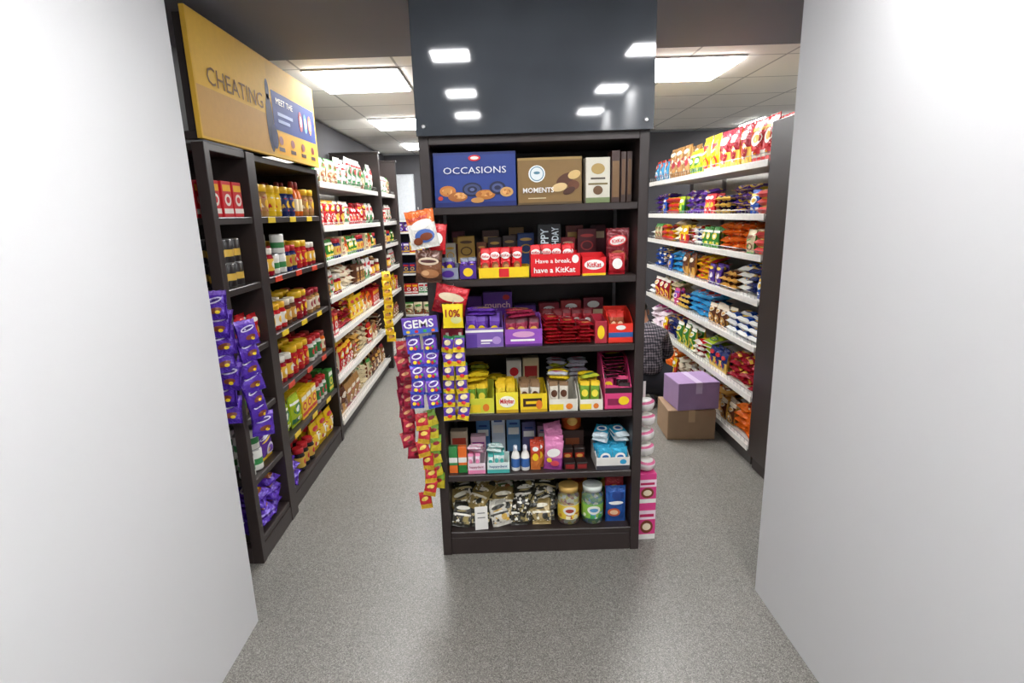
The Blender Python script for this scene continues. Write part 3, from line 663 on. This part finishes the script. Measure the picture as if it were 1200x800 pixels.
# ------------------------------------------------------------------ hanging strips
def strip(x, y, ztop, n, w, h, t, bands, embs, label, group, rz=0, tape='d8d4c8', jit=.15, sway=.006, name='hanging_sachet_strip', tilt=.22, over=1.22):
    o = thing(name, label, 'snack strip', (x, y, ztop-n*h), (0, 0, math.radians(rz)), group=group)
    ms = [pouch(w, h*over, t, bands, embs, (), seed=x*9+k*2.1, nx=8, nz=8, wrinkle=.5).build('sachet') for k in range(3)]
    mb = MB(); mb.box(-.006, .006, t/2+.012, t/2+.013, 0, n*h+.02, P(tape), .0002); link('strip_tape', mb.build('strip_tape'), parent=o)
    for i in range(n):
        link('sachet', ms[i % 3], (random.uniform(-1, 1)*.08*w+sway*math.sin(i*1.1+x*40), -.004, i*h), (-tilt+random.uniform(-.08, .08), random.uniform(-jit, jit), random.uniform(-jit, jit)*2.2), parent=o)
    return o
hg = 'sachet strips hung beside the display shelf'
PG = [(.2, F('3a48b8')), (.8, F('7444b8')), (1, F('4a5ac8'))]
for i, xx in enumerate((-.352, -.288)):
    strip(xx, 2.21, 1.06, 5, .06, .06, .02, PG, [(0, .62, .36, .18, P('e8e4f4'), .2), (0, .62, .28, .1, PUR, .2), (-.15, .28, .14, .1, YEL), (.12, .25, .1, .1, RED), (.25, .34, .08, .08, P('3aa04a'))], 'hanging strip of purple candy sachets', hg, rz=4)
for i, xx in enumerate((-.224, -.17)):
    strip(xx, 2.24, 1.05, 6, .052, .06, .018, [(.25, F('e8c828')), (.85, F('5a38a0')), (1, F('2a7a4a'))], [(0, .6, .3, .16, P('f0e0b0'), .3), (0, .25, .2, .1, RED)], 'hanging strip of purple and yellow candy sachets', hg, rz=-3)
SR = [(.2, F('8a1830')), (.8, F('b42842')), (1, F('d04848'))]
strip(-.405, 2.26, 1.03, 9, .058, .058, .022, SR, [(-.05, .6, .3, .1, P('e0a070'), .3), (.1, .3, .2, .1, P('6a1020'))], 'long hanging strip of dark red sachets', hg, rz=8, jit=.22)
strip(-.34, 2.24, .71, 7, .055, .062, .022, [(.25, F('e0b030')), (.8, F('c02430')), (1, F('d83840'))], [(0, .6, .3, .12, P('f0d060'), .3)], 'hanging strip of red and yellow sachets', hg, rz=-6, sway=.012, jit=.25)
strip(-.3, 2.265, .72, 6, .05, .06, .016, [(.5, F('d0c030')), (1, F('7aa83a'))], [(0, .5, .3, .12, P('8a1c24'), .2)], 'hanging strip of green and yellow sachets', hg, rz=6, jit=.22)
strip(-.43, 2.32, .98, 7, .05, .06, .022, [(.25, F('c83a5a')), (1, F('9a2444'))], [(0, .55, .3, .14, P('e8b0a0'), .3)], 'hanging strip of maroon sachets', hg, rz=20)
def hung(x, y, z0, w, h, t, bands, embs, texts, label, rz=0, ry=0, name='hanging_packet'):
    o = thing(name, label, 'snack', (x, y, z0), (0, math.radians(ry), math.radians(rz)))
    link('packet', pouch(w, h, t, bands, embs, texts).build('packet'), parent=o)
    mb = MB(); mb.rod((0, 0, h-.005), (0, .05, h+.01), .0015, STEEL); link('hook', mb.build('hook'), parent=o)
hung(-.285, 2.225, 1.425, .115, .15, .03, [(.3, F('e8e4dc')), (.65, F('f0ece4')), (1, F('e8702a'))], [(0, .62, .38, .12, W1, .2), (.05, .32, .34, .18, P('4a6ab0')), (.1, .3, .22, .1, P('7a3a1c')), (-.2, .2, .16, .1, P('7a3a1c'))], [('kinder', -.05, .8, .7, .1, P('c01c24'), .15)], 'white and orange chocolate packet hung on hook', 6, -8)
hung(-.245, 2.25, 1.4, .07, .12, .02, [(1, F('c8242a'))], [(0, .5, .3, .2, W1)], [], 'small red chocolate packet hung behind', 0, 6)
hung(-.28, 2.225, 1.288, .11, .13, .03, [(.3, F('4a2a1c')), (.65, F('7a4a2c')), (1, F('5a3424'))], [(0, .66, .38, .12, P('d8c4a8')), (0, .66, .3, .05, P('4a1c1c')), (.05, .28, .34, .14, P('a06a40')), (-.1, .3, .14, .08, P('d8a878'))], [], 'brown chocolate bites pouch hung on hook', -4, 3)
hung(-.215, 2.262, 1.15, .14, .12, .02, [(.4, F('8a1420')), (1, F('c01c2a'))], [(0, .6, .38, .15, P('e0d0b0')), (0, .28, .3, .12, P('5a2a1a'))], [], 'red chocolate pouch hung on hook', 5, 14)
hung(-.19, 2.212, 1.1, .085, .1, .01, [(1, P('f4d81e'))], [(.15, .35, .26, .16, P('d8d890'))], [('10%', 0, .62, .7, .32, P('a01c24'))], 'yellow discount tag beside the sign', -3, 0, 'discount_tag')
o = thing('candy_sign', 'small purple shelf sign with white lettering', 'sign', (-.322, 2.19, 1.085), (0, math.radians(-4), 0))
mb = MB(); mb.box(-.072, .072, -.002, .002, 0, .07, P('6a48b0')); mb.rect(-.07, .07, .002, .02, -.0026, P('3a68cc'))
mb.text('GEMS', -.004, .042, .122, .034, -.004, W1)
for i, c_ in enumerate(['f0c828', 'd3202a', '3aa04a', 'e8702a']): mb.ell(-.05+i*.034, .011, .008, .006, -.0032, P(c_))
link('sign_board', mb.build('sign_board'), parent=o)
mb = MB(); mb.rod((0, .003, .06), (.02, .085, .06), .002, STEEL); link('bracket', mb.build('bracket'), parent=o)

o = thing('hanging_soap_strip', 'hanging strip of white and pink round packs', 'strip', (.668, 2.42, .345))
mb = MB(); mb.box(-.006, .006, .044, .045, 0, .42, P('e8e0e0'), .0003); link('strip_tape', mb.build('strip_tape'), parent=o)
for i in range(5):
    mb = MB(); mb.lathe([(.02, 0, W1), (.036, .008, W1), (.043, .03, P('f0e8ea')), (.043, .042, P('e0709a')), (.032, .05, W1), (.018, .056, W1)], 20)
    link('round_pack', mb.build('round_pack'), (random.uniform(-.004, .004), 0, .074*i), (random.uniform(-.15, .15), random.uniform(-.2, .2), 0), parent=o)
for i in range(2):
    hgt = [.19, .15][i]; zz = [0, .191][i]
    mb = carton(.085, .1, hgt, P('e0408a'), [(-.5, .5, 0, .14, W1), (-.5, .5, .55, .8, P('f4dce8')), (-.4, .4, .62, .7, P('c01c5a'))], [(0, .35, .36, .18, P('7a3a1c')), (0, .35, .24, .1, P('f0e0c0'))])
    put(mb, 'toy_egg_box', 'tall pink and white sweets box with egg picture', 'box', .668, 2.42, zz, 3)

# ------------------------------------------------------------------ open corner shelf by the entrance + left black bay
SL = [.115, .40, .69, .98, 1.27, 1.57]
e = thing('end_shelf', 'black laminate open end shelf with chocolate pouches', 'shelf', (-1.37, 2.27, 0))
boxpart(e, 'post', -1.18, -1.13, 2.27, 2.31, 0, 1.86, BLACK)
boxpart(e, 'side_panel', -1.6, -1.13, 2.64, 2.73, 0, 1.86, BLACK)
boxpart(e, 'side_panel', -1.6, -1.57, 2.27, 2.64, 0, 1.86, BLACK)
boxpart(e, 'base', -1.57, -1.133, 2.312, 2.64, 0, .08, BLACK)
boxpart(e, 'plinth', -1.57, -1.18, 2.272, 2.31, 0, .08, BLACK)
for zz in SL+[1.86]: boxpart(e, 'shelf_board', -1.57, -1.135, 2.312, 2.638, zz-.03, zz, BLACK, .003)
FA = Face('F', 2.3); FD = Face('R', -1.135)
wl = 'on the black end shelf'
for zz, it in zip(SL, [[('tin', 'white')], [('tin', 'white'), ('pouch', 'violet')], [('jar', 'cream'), ('carton', 'black')], [('small', 'red'), ('jar', 'white')], [('tin', 'black'), ('tin', 'navy')], [('carton', 'red'), ('bottle', 'red'), ('carton', 'green')]]):
    if zz > .2: fill(FD, 2.315, 2.635, zz, .2, .22, it, 'goods on the end shelf', wl, rows=2)
    fill(FA, -1.565, -1.34, zz, .3, .22, it[::-1], 'goods on the end shelf', wl, rows=2)
pbag = proto(pouch(.14, .15, .04, [(1, F('5a34b0'))], [(0, .62, .34, .12, P('e8e2f4'), .2), (0, .62, .26, .05, P('3a1c78'), .2), (0, .3, .3, .14, P('8a4a24')), (.15, .34, .12, .08, YEL)], wrinkle=.5, seed=2).lay(), 'chocolate_bag', 'shiny purple chocolate bag lying in a heap', 'chocolate', .14, .15, .04)
gp_ = 'purple bags on the end shelf'
for i in range(2):
    for q in range(5):
        place(pbag, (-1.225+random.uniform(-.02, .02), 2.4+i*.15, .125+q*.038), math.radians(90+random.uniform(-25, 25)), wl, gp_, rx=math.radians(random.uniform(10, 28)), ry=random.uniform(-.1, .1))
for q in range(4): place(pbag, (-1.25+random.uniform(-.02, .02), 2.86, .125+q*.038), math.radians(90+random.uniform(-20, 20)), wl, gp_, rx=math.radians(random.uniform(10, 25)))
hp = 'purple pouch strips on the end shelf'
pb3 = [(.12, F('4a28a0')), (.85, F('5a34b0')), (1, F('8a68d0'))]
em3 = [(0, .64, .36, .1, P('d8d0ee'), .25), (0, .64, .28, .05, P('3a1c78'), .25), (.05, .3, .26, .1, P('7a3a24'), .2), (.15, .24, .1, .06, YEL)]
strip(-1.15, 2.22, 1.24, 7, .1, .075, .022, pb3, em3, 'hanging strip of purple chocolate pouches', hp, rz=5, jit=.14, tilt=.3, over=1.6)
strip(-1.085, 2.33, 1.1, 7, .1, .07, .022, pb3, em3, 'hanging strip of purple chocolate pouches', hp, rz=55, jit=.14, tilt=.3, over=1.6)
strip(-1.26, 2.22, 1.2, 6, .1, .075, .022, pb3, em3, 'hanging strip of purple chocolate pouches', hp, rz=0, jit=.14, tilt=.3, over=1.6)

ub = thing('wall_shelf', 'tall black laminate wall shelf stocked with jars and sauces', 'shelf', (-1.35, 3.2, 0))
boxpart(ub, 'side_panel', -1.6, -1.15, 2.735, 2.775, 0, 1.86, BLACK)
boxpart(ub, 'side_panel', -1.6, -1.15, 3.69, 3.73, 0, 1.86, BLACK)
boxpart(ub, 'back_panel', -1.6, -1.57, 2.775, 3.69, .08, 1.86, BLACKI)
boxpart(ub, 'base', -1.57, -1.155, 2.775, 3.69, 0, .08, BLACK)
for zz in SL+[1.86]: boxpart(ub, 'shelf_board', -1.57, -1.153, 2.775, 3.69, zz-.03, zz, BLACK, .003)
for k, zz in enumerate(SL[1:]):
    for yy in (2.9, 3.2, 3.48):
        boxpart(ub, 'price_tag', -1.152, -1.149, yy-.045, yy+.045, zz-.03, zz-.002, P('f2cf2a') if k % 2 == 0 else P('d8442a'), .0005)
FB = Face('R', -1.15); wb = 'on the black wall shelf'; gb = 'goods on the black wall shelf'
rowsB = [[('jar', 'black'), ('pouch', 'yellow'), ('tub', 'brown'), ('pouch', 'lime')], [('pouch', 'lime'), ('carton', 'yellow'), ('jar', 'white'), ('carton', 'green')], [('jar', 'crimson'), ('tub', 'red'), ('jar', 'white'), ('jar', 'orange')], [('jar', 'red'), ('jar', 'brown'), ('tub', 'crimson'), ('jar', 'tan')],
         [('jar', 'crimson'), ('tin', 'white'), ('jar', 'navy'), ('tub', 'red')], [('tub', 'tan'), ('tub', 'yellow'), ('tub', 'navy'), ('bottle', 'orange')]]
for zz, it in zip(SL, rowsB): fill(FB, 2.78 if zz > .2 else 2.96, 3.68, zz, .38, .22, it, gb, wb, rows=3, run=(2, 3))

mb = MB(); mb.box(0, 1.45, -.01, .01, 0, .47, P('e2b23c', .7))
y = -.0106
mb.rect(.01, .72, .01, .2, y, P('cf9f4e', .7)); mb.rect(.01, .72, .2, .46, y, P('e8b83c', .7))
mb.rect(.76, 1.43, .14, .33, y, P('1f3a86', .7)); mb.rect(.76, 1.43, .02, .13, y, P('f2b226', .7))
mb.text('CHEATING', .37, .25, .54, .07, y-.002, P('7a5826', .7), 0, 0)
mb.ell(.71, .16, .045, .14, y-.001, P('23284a', .7)); mb.ell(.71, .32, .024, .05, y-.001, P('23284a', .7)); mb.ell(.75, .1, .04, .06, y-.002, P('2f3560', .7))
mb.text('MEET THE', .93, .285, .24, .03, y-.003, W1, 0, 0)
for i in range(2): mb.rect(.82, 1.04-.05*i, .215-.035*i, .232-.035*i, y-.002, P('8aa0d8'))
for i, c_ in enumerate(['d3202a', '4a90d0', 'e8702a']): mb.ell(1.17+i*.08, .235, .03, .055, y-.002, P(c_)); mb.ell(1.17+i*.08, .235, .018, .03, y-.003, W1)
for i in range(4): mb.ell(.83+i*.17, .09, .03, .022, y-.002, P('8a2a1c')); mb.rect(.79+i*.17, .87+i*.17, .035, .055, y-.002, P('4a2a1c'))
o = thing('advertising_board', 'long yellow printed advertising board above the shelves', 'sign', (-1.14, 2.27, 1.872))
link('board', mb.build('board'), (0, 0, 0), (0, 0, math.pi/2), parent=o)
for yy in (.02, .7, 1.4):
    mb = MB(); mb.box(-.46, -.012, 0, .03, 0, .03, BLACKI); link('mounting_arm', mb.build('mounting_arm'), (0, yy, 0), parent=o)
    mb = MB(); mb.box(-.05, -.012, 0, .03, .031, .45, BLACKI); link('mounting_post', mb.build('mounting_post'), (0, yy, 0), parent=o)

# ------------------------------------------------------------------ white metal gondolas
SW = [.12, .43, .735, 1.01, 1.265, 1.495, 1.785]
def gondola(side, xf, y0, y1, label):
    s = 1 if side == 'R' else -1
    dp = .42
    o = thing('grocery_rack', label, 'shelf', (xf-s*dp/2, (y0+y1)/2, 0))
    def bp(name, a, b2, ya, yb2, za, zb, mt, c=.002):
        xa, xb = sorted((xf-s*a, xf-s*b2)); return boxpart(o, name, xa, xb, ya, yb2, za, zb, mt, c)
    bp('back_panel', dp, dp+.03, y0, y1, 0, 2.05 if side == 'R' else 1.8, mat('cfcdc8', rough=.5))
    bp('base', .03, dp, y0, y1, 0, .09, mat('4a4644', rough=.5))
    ns = max(1, round((y1-y0)/.95))
    for i in range(ns+1):
        yy = y0+(y1-y0)*i/ns
        yy = min(max(yy, y0+.012), y1-.012)
        bp('upright', dp-.03, dp, yy-.012, yy+.012, .09, 1.98 if side == 'R' else 1.79, mat('8a8886', rough=.4))
    for zz in SW:
        bp('shelf_board', .008, dp-.031, y0, y1, zz-.022, zz, WHITEM, .002)
        bp('price_rail', 0, .006, y0, y1, zz-.03, zz+.008, mat('f2f0ea', rough=.3))
        mb = MB()
        cx = xf-s*.011; cy = (y0+y1)/2
        hh = .045 if zz > 1.7 else .028
        mb.rod((0, y0-cy+.01, hh), (0, y1-cy-.01, hh), .0018, STEEL)
        n = int((y1-y0)/.05)
        for k in range(n+1):
            yy = y0-cy+.01+(y1-y0-.02)*k/n; mb.rod((0, yy, 0), (0, yy, hh), .0012, STEEL, 4)
        link('wire_guard', mb.build('wire_guard'), (cx-o.location.x, cy-o.location.y, zz), parent=o)
    return o
gondola('R', -1.15, 3.76, 5.58, 'white metal shelving against dark wall, full of groceries')
gondola('L', 1.48, 3.12, 5.5, 'white metal shelving full of biscuits and snacks')
gondola('R', -1.15, 5.68, 6.5, 'white metal shelving at the far end of aisle')
for (ya, yb2) in ((5.6, 5.66), (6.52, 6.58)):
    o = thing('divider_panel', 'tall black laminate divider panel between racks', 'panel', (-1.35, ya, 0))
    boxpart(o, 'panel', -1.6, -1.13, ya, yb2, 0, 2.15, BLACK)
    boxpart(o, 'top_cap', -1.6, -1.12, ya-.005, yb2+.005, 2.151, 2.17, BLACK)
FC = Face('R', -1.15); wc = 'on white metal shelving'; gc = 'groceries on the white rack'
itC = [[('pouch', 'brown'), ('pouch', 'tan'), ('bag', 'cream'), ('pouch', 'cream')], [('bag', 'cream'), ('pouch', 'red'), ('small', 'tan'), ('bag', 'brown')], [('carton', 'red'), ('bag', 'crimson'), ('pouch', 'yellow'), ('small', 'orange')], [('carton', 'brown'), ('pouch', 'white'), ('jar', 'crimson'), ('bag', 'tan')],
       [('small', 'orange'), ('small', 'green'), ('jar', 'navy'), ('carton', 'cream')], [('pouch', 'red'), ('pouch', 'crimson'), ('pouch', 'white'), ('small', 'red')], [('tall', 'white'), ('pouch', 'cream'), ('pouch', 'white')]]
for zz, it in zip(SW, itC):
    fill(FC, 3.77, 5.57, zz, .36, .2, it, gc, wc, rows=2, d0=.03, run=(1, 3), fullstack=True)
    fill(FC, 5.69, 6.49, zz, .2, .2, it[::-1], gc, wc, rows=1, d0=.03)
FR = Face('L', 1.48); wr = 'on white metal shelving'; gr = 'snacks on the white rack'
itR = [[('bag', 'orange'), ('small', 'brown'), ('bag', 'brown'), ('end', 'orange'), ('pouch', 'crimson'), ('bag', 'tan'), ('small', 'yellow')], [('bag', 'crimson'), ('small', 'navy'), ('bag', 'lime'), ('end', 'red'), ('pouch', 'green'), ('bag', 'navy'), ('small', 'yellow'), ('bag', 'pink')],
       [('roll', 'blue'), ('small', 'brown'), ('bag', 'sky_blue'), ('end', 'navy'), ('small', 'pink'), ('bag', 'cream'), ('pouch', 'crimson')],
       [('small', 'blue'), ('bag', 'navy'), ('bag', 'blue'), ('end', 'brown'), ('small', 'purple'), ('bag', 'yellow'), ('pouch', 'brown'), ('bag', 'sky_blue')],
       [('roll', 'yellow'), ('small', 'cream'), ('bag', 'orange'), ('small', 'green'), ('end', 'blue'), ('bag', 'red'), ('small', 'yellow'), ('bag', 'tan')],
       [('roll', 'yellow'), ('small', 'blue'), ('bag', 'purple'), ('end', 'navy'), ('small', 'red'), ('bag', 'violet'), ('small', 'lime')], [('tall', 'red'), ('tall', 'crimson'), ('tall', 'yellow'), ('pouch', 'lime'), ('tall', 'tan'), ('pouch', 'sky_blue'), ('carton', 'pink'), ('carton', 'crimson'), ('carton', 'pink')]]
for zz, it in zip(SW, itR):
    top = zz > 1.7
    fill(FR, 3.13, 5.49, zz, .37, .18 if not top else .26, it, gr, wr, rows=2, d0=.03, jit=6, run=(1, 3) if not top else (2, 3), fullstack=True)

o = thing('storage_cabinet', 'tall black laminate cabinet at the end of the rack', 'cabinet', (1.7, 2.7, 0))
boxpart(o, 'body', 1.48, 1.93, 2.25, 3.1, .08, 1.98, BLACK, .003)
boxpart(o, 'plinth', 1.5, 1.9, 2.27, 3.08, 0, .08, BLACKI)

strip(-1.08, 5.3, 1.03, 9, .09, .075, .02, [(.3, F('e8b820')), (1, F('f0d028'))], [(0, .5, .34, .2, P('b87a1c')), (.2, .6, .1, .1, P('2a2a22'))], 'hanging strip of yellow sachets in the aisle', 'aisle strips', rz=30)

o = thing('wall_shelf', 'dark back wall shelf with small groceries', 'shelf', (-1.0, 8.3, 0))
boxpart(o, 'side_panel', -1.6, -1.57, 8.1, 8.48, 0, 1.5, BLACK); boxpart(o, 'side_panel', -.3, -.27, 8.1, 8.48, 0, 1.5, BLACK)
for zz in (.12, .43, .73, 1.03, 1.33, 1.5): boxpart(o, 'shelf_board', -1.57, -.3, 8.11, 8.48, zz-.025, zz, WHITEM)
FE = Face('F', 8.1)
for zz, it in zip((.12, .43, .73, 1.03, 1.33), [[('pouch', 'cream')], [('carton', 'red'), ('carton', 'white')], [('jar', 'brown'), ('carton', 'navy')], [('carton', 'purple'), ('carton', 'yellow')], [('small', 'violet'), ('small', 'red')]]):
    fill(FE, -1.56, -.6, zz, .2, .2 if zz < 1.3 else .14, it, 'goods on the back wall shelf', 'on the back wall shelf', rows=1)
o = thing('electrical_board', 'pale grey metal electrical cabinet on the wall', 'cabinet', (-1.38, 8.45, 1.502))
boxpart(o, 'body', -1.56, -1.2, 8.42, 8.499, 1.502, 2.15, mat('c8ccd0', rough=.5))
boxpart(o, 'door', -1.54, -1.22, 8.41, 8.42, 1.53, 2.13, mat('d4d8dc', rough=.4))

def cbox(x, y, z, w, d, h, cc, tape, label, rz):
    o = thing('cardboard_box', label, 'box', (x, y, z), (0, 0, math.radians(rz)))
    mm = mat(cc, rough=.75, var=.12, scale=12)
    mb = MB(); mb.box(-w/2, w/2, -d/2, d/2, 0, h-.004, mm, .003); link('body', mb.build('body'), parent=o)
    for sx in (-1, 1):
        mb = MB(); mb.box(min(sx*.0015, sx*w/2), max(sx*.0015, sx*w/2), -d/2, d/2, h-.004, h, mm, .001); link('flap', mb.build('flap'), parent=o)
    mb = MB(); mb.box(-.022, .022, -d/2-.0012, -d/2, h*.6, h, P(tape), .0003); mb.box(-.022, .022, -d/2-.001, d/2, h, h+.001, P(tape), .0003)
    link('tape', mb.build('tape'), parent=o)
cbox(1.29, 3.67, 0, .32, .3, .21, 'a98c6e', 'bfa27c', 'plain brown cardboard carton on the floor', -3)
cbox(1.315, 3.66, .212, .285, .27, .19, 'a98cb8', 'c8b4d2', 'purple cardboard carton stacked on the brown one', 4)

# ------------------------------------------------------------------ person crouching
def skin(name, vs, es, rad, mt, parent, root=0, sub=2, scale=1):
    me = bpy.data.meshes.new(name); me.from_pydata(vs, es, []); me.materials.append(mt)
    o = link(name, me, parent=parent)
    md = o.modifiers.new('Skin', 'SKIN'); md.use_smooth_shade = True
    for i, r_ in enumerate(rad):
        sv = me.skin_vertices[0].data[i]
        rr_ = r_ if isinstance(r_, tuple) else (r_, r_)
        sv.radius = (rr_[0]*scale, rr_[1]*scale); sv.use_root = (i == root)
    s2 = o.modifiers.new('Sub', 'SUBSURF'); s2.levels = sub; s2.render_levels = sub
    return o
pl, nt, b = nodes('plaid_shirt')
tc = nt.nodes.new('ShaderNodeTexCoord')
prev = None
for ax, sc_ in (('X', 30), ('Z', 30), ('Y', 30)):
    w = nt.nodes.new('ShaderNodeTexWave'); w.bands_direction = ax; w.inputs['Scale'].default_value = sc_/2; w.inputs['Distortion'].default_value = 1.6; w.inputs['Detail Scale'].default_value = 2
    nt.links.new(tc.outputs['Object'], w.inputs['Vector'])
    if prev is None: prev = w.outputs['Fac']
    else:
        ad = nt.nodes.new('ShaderNodeMath'); ad.operation = 'ADD'; nt.links.new(prev, ad.inputs[0]); nt.links.new(w.outputs['Fac'], ad.inputs[1]); prev = ad.outputs[0]
dv = nt.nodes.new('ShaderNodeMath'); dv.operation = 'MULTIPLY'; dv.inputs[1].default_value = .333; nt.links.new(prev, dv.inputs[0])
r = nt.nodes.new('ShaderNodeValToRGB'); r.color_ramp.elements[0].position = .35; r.color_ramp.elements[0].color = lin('26242c'); r.color_ramp.elements[1].position = .95; r.color_ramp.elements[1].color = lin('8a8088')
nt.links.new(dv.outputs[0], r.inputs[0]); nt.links.new(r.outputs[0], b.inputs['Base Color']); b.inputs['Roughness'].default_value = .9
SK = mat('8a5c42', rough=.55, var=.06)
pe = thing('person', 'person in dark plaid shirt crouching by the shelves', 'person', (1.17, 4.25, 0))
V = [(0, -.02, .24), (0, .0, .36), (0, .04, .48), (-.01, .09, .59), (-.02, .15, .665), (-.03, .21, .71), (-.035, .26, .76),
     (.13, .1, .55), (.2, .12, .38), (.19, .3, .36), (.18, .37, .36),
     (-.14, .1, .55), (-.2, .15, .4), (-.12, .3, .34), (-.09, .36, .33),
     (.1, 0, .22), (.15, .28, .34), (.12, .08, .1), (.12, .2, .035),
     (-.1, 0, .22), (-.14, .3, .42), (-.12, .08, .1), (-.12, .2, .035)]
E = [(0, 1), (1, 2), (2, 3), (3, 4), (4, 5), (5, 6), (3, 7), (7, 8), (8, 9), (9, 10), (3, 11), (11, 12), (12, 13), (13, 14), (0, 15), (15, 16), (16, 17), (17, 18), (0, 19), (19, 20), (20, 21), (21, 22)]
Rr = [.12, .105, .11, .09, .05, .075, .07, .055, .043, .027, .03, .055, .043, .027, .03, .085, .06, .04, .03, .085, .06, .04, .03]
k = len(V)
for base, sx in ((10, 1), (14, -1)):
    bx, by, bz = V[base]
    for f in range(4):
        off = (-.027+.018*f)
        V += [(bx+off, by+.045+.006*(f in (1, 2)), bz-.005), (bx+off, by+.07+.006*(f in (1, 2)), bz-.03)]; E += [(base, k), (k, k+1)]; Rr += [.009, .008]; k += 2
    V += [(bx-sx*.035, by+.01, bz-.01), (bx-sx*.045, by+.04, bz-.025)]; E += [(base, k), (k, k+1)]; Rr += [.01, .009]; k += 2
Rb = list(Rr)
for i in (0, 1, 2, 3, 7, 8, 11, 12, 15, 16, 17, 19, 20, 21): Rb[i] *= .6
skin('body', V, E, Rb, SK, pe)
def subset(ids, sc_, extra=0):
    mp_ = {a: i for i, a in enumerate(ids)}
    return [V[i] for i in ids], [(mp_[a], mp_[b_]) for a, b_ in E if a in mp_ and b_ in mp_], [Rr[i]*sc_+extra for i in ids]
vs_, es_, rs_ = subset([0, 1, 2, 3, 7, 8, 9, 11, 12, 13], 1.06, .014)
vs_.append((-.018, .13, .64)); es_.append((3, 10)); rs_.append(.07)
skin('shirt', vs_, es_, rs_, pl, pe, sub=3)
vs_, es_, rs_ = subset([0, 15, 16, 17, 19, 20, 21], 1.0, .008); skin('trousers', vs_, es_, rs_, mat('23242c', rough=.85), pe)
hr = [(-.03, .19, .73), (-.035, .225, .765), (-.04, .27, .8)]
skin('hair', hr, [(0, 1), (1, 2)], [.085, .092, .065], mat('15110f', rough=.6, var=.3, scale=90), pe)
for sx in (-1, 1):
    mb = MB(); mb.box(-.04, .04, -.1, .15, 0, .03, mat('1a1a1c', rough=.6), .01); mb.box(-.036, .036, -.09, .1, .03, .08, mat('2a2a2e', rough=.6), .015)
    link('shoe', mb.build('shoe'), (sx*.12, .08, 0), parent=pe)
    mb = MB(); mb.box(-.014, .014, -.005, .005, -.022, .022, SK, .004)
    link('ear', mb.build('ear'), (-.033+sx*.088, .22, .72), (0, 0, math.pi/2), parent=pe)

# ------------------------------------------------------------------ camera
cam = bpy.data.cameras.new('camera'); cam.sensor_width = 36; cam.lens = 36*646/1200; cam.shift_x = .01125; cam.clip_start = .02
co = bpy.data.objects.new('camera', cam); col.objects.link(co)
co.matrix_world = Matrix.Translation((0, 0, 1.55)) @ Matrix.Rotation(math.radians(90-13.07), 4, 'X') @ Matrix.Rotation(math.radians(-1.85), 4, 'Z')
sc.camera = co
w = bpy.data.worlds.new('world'); sc.world = w; w.use_nodes = True
w.node_tree.nodes['Background'].inputs[0].default_value = (.6, .65, .7, 1); w.node_tree.nodes['Background'].inputs[1].default_value = .3
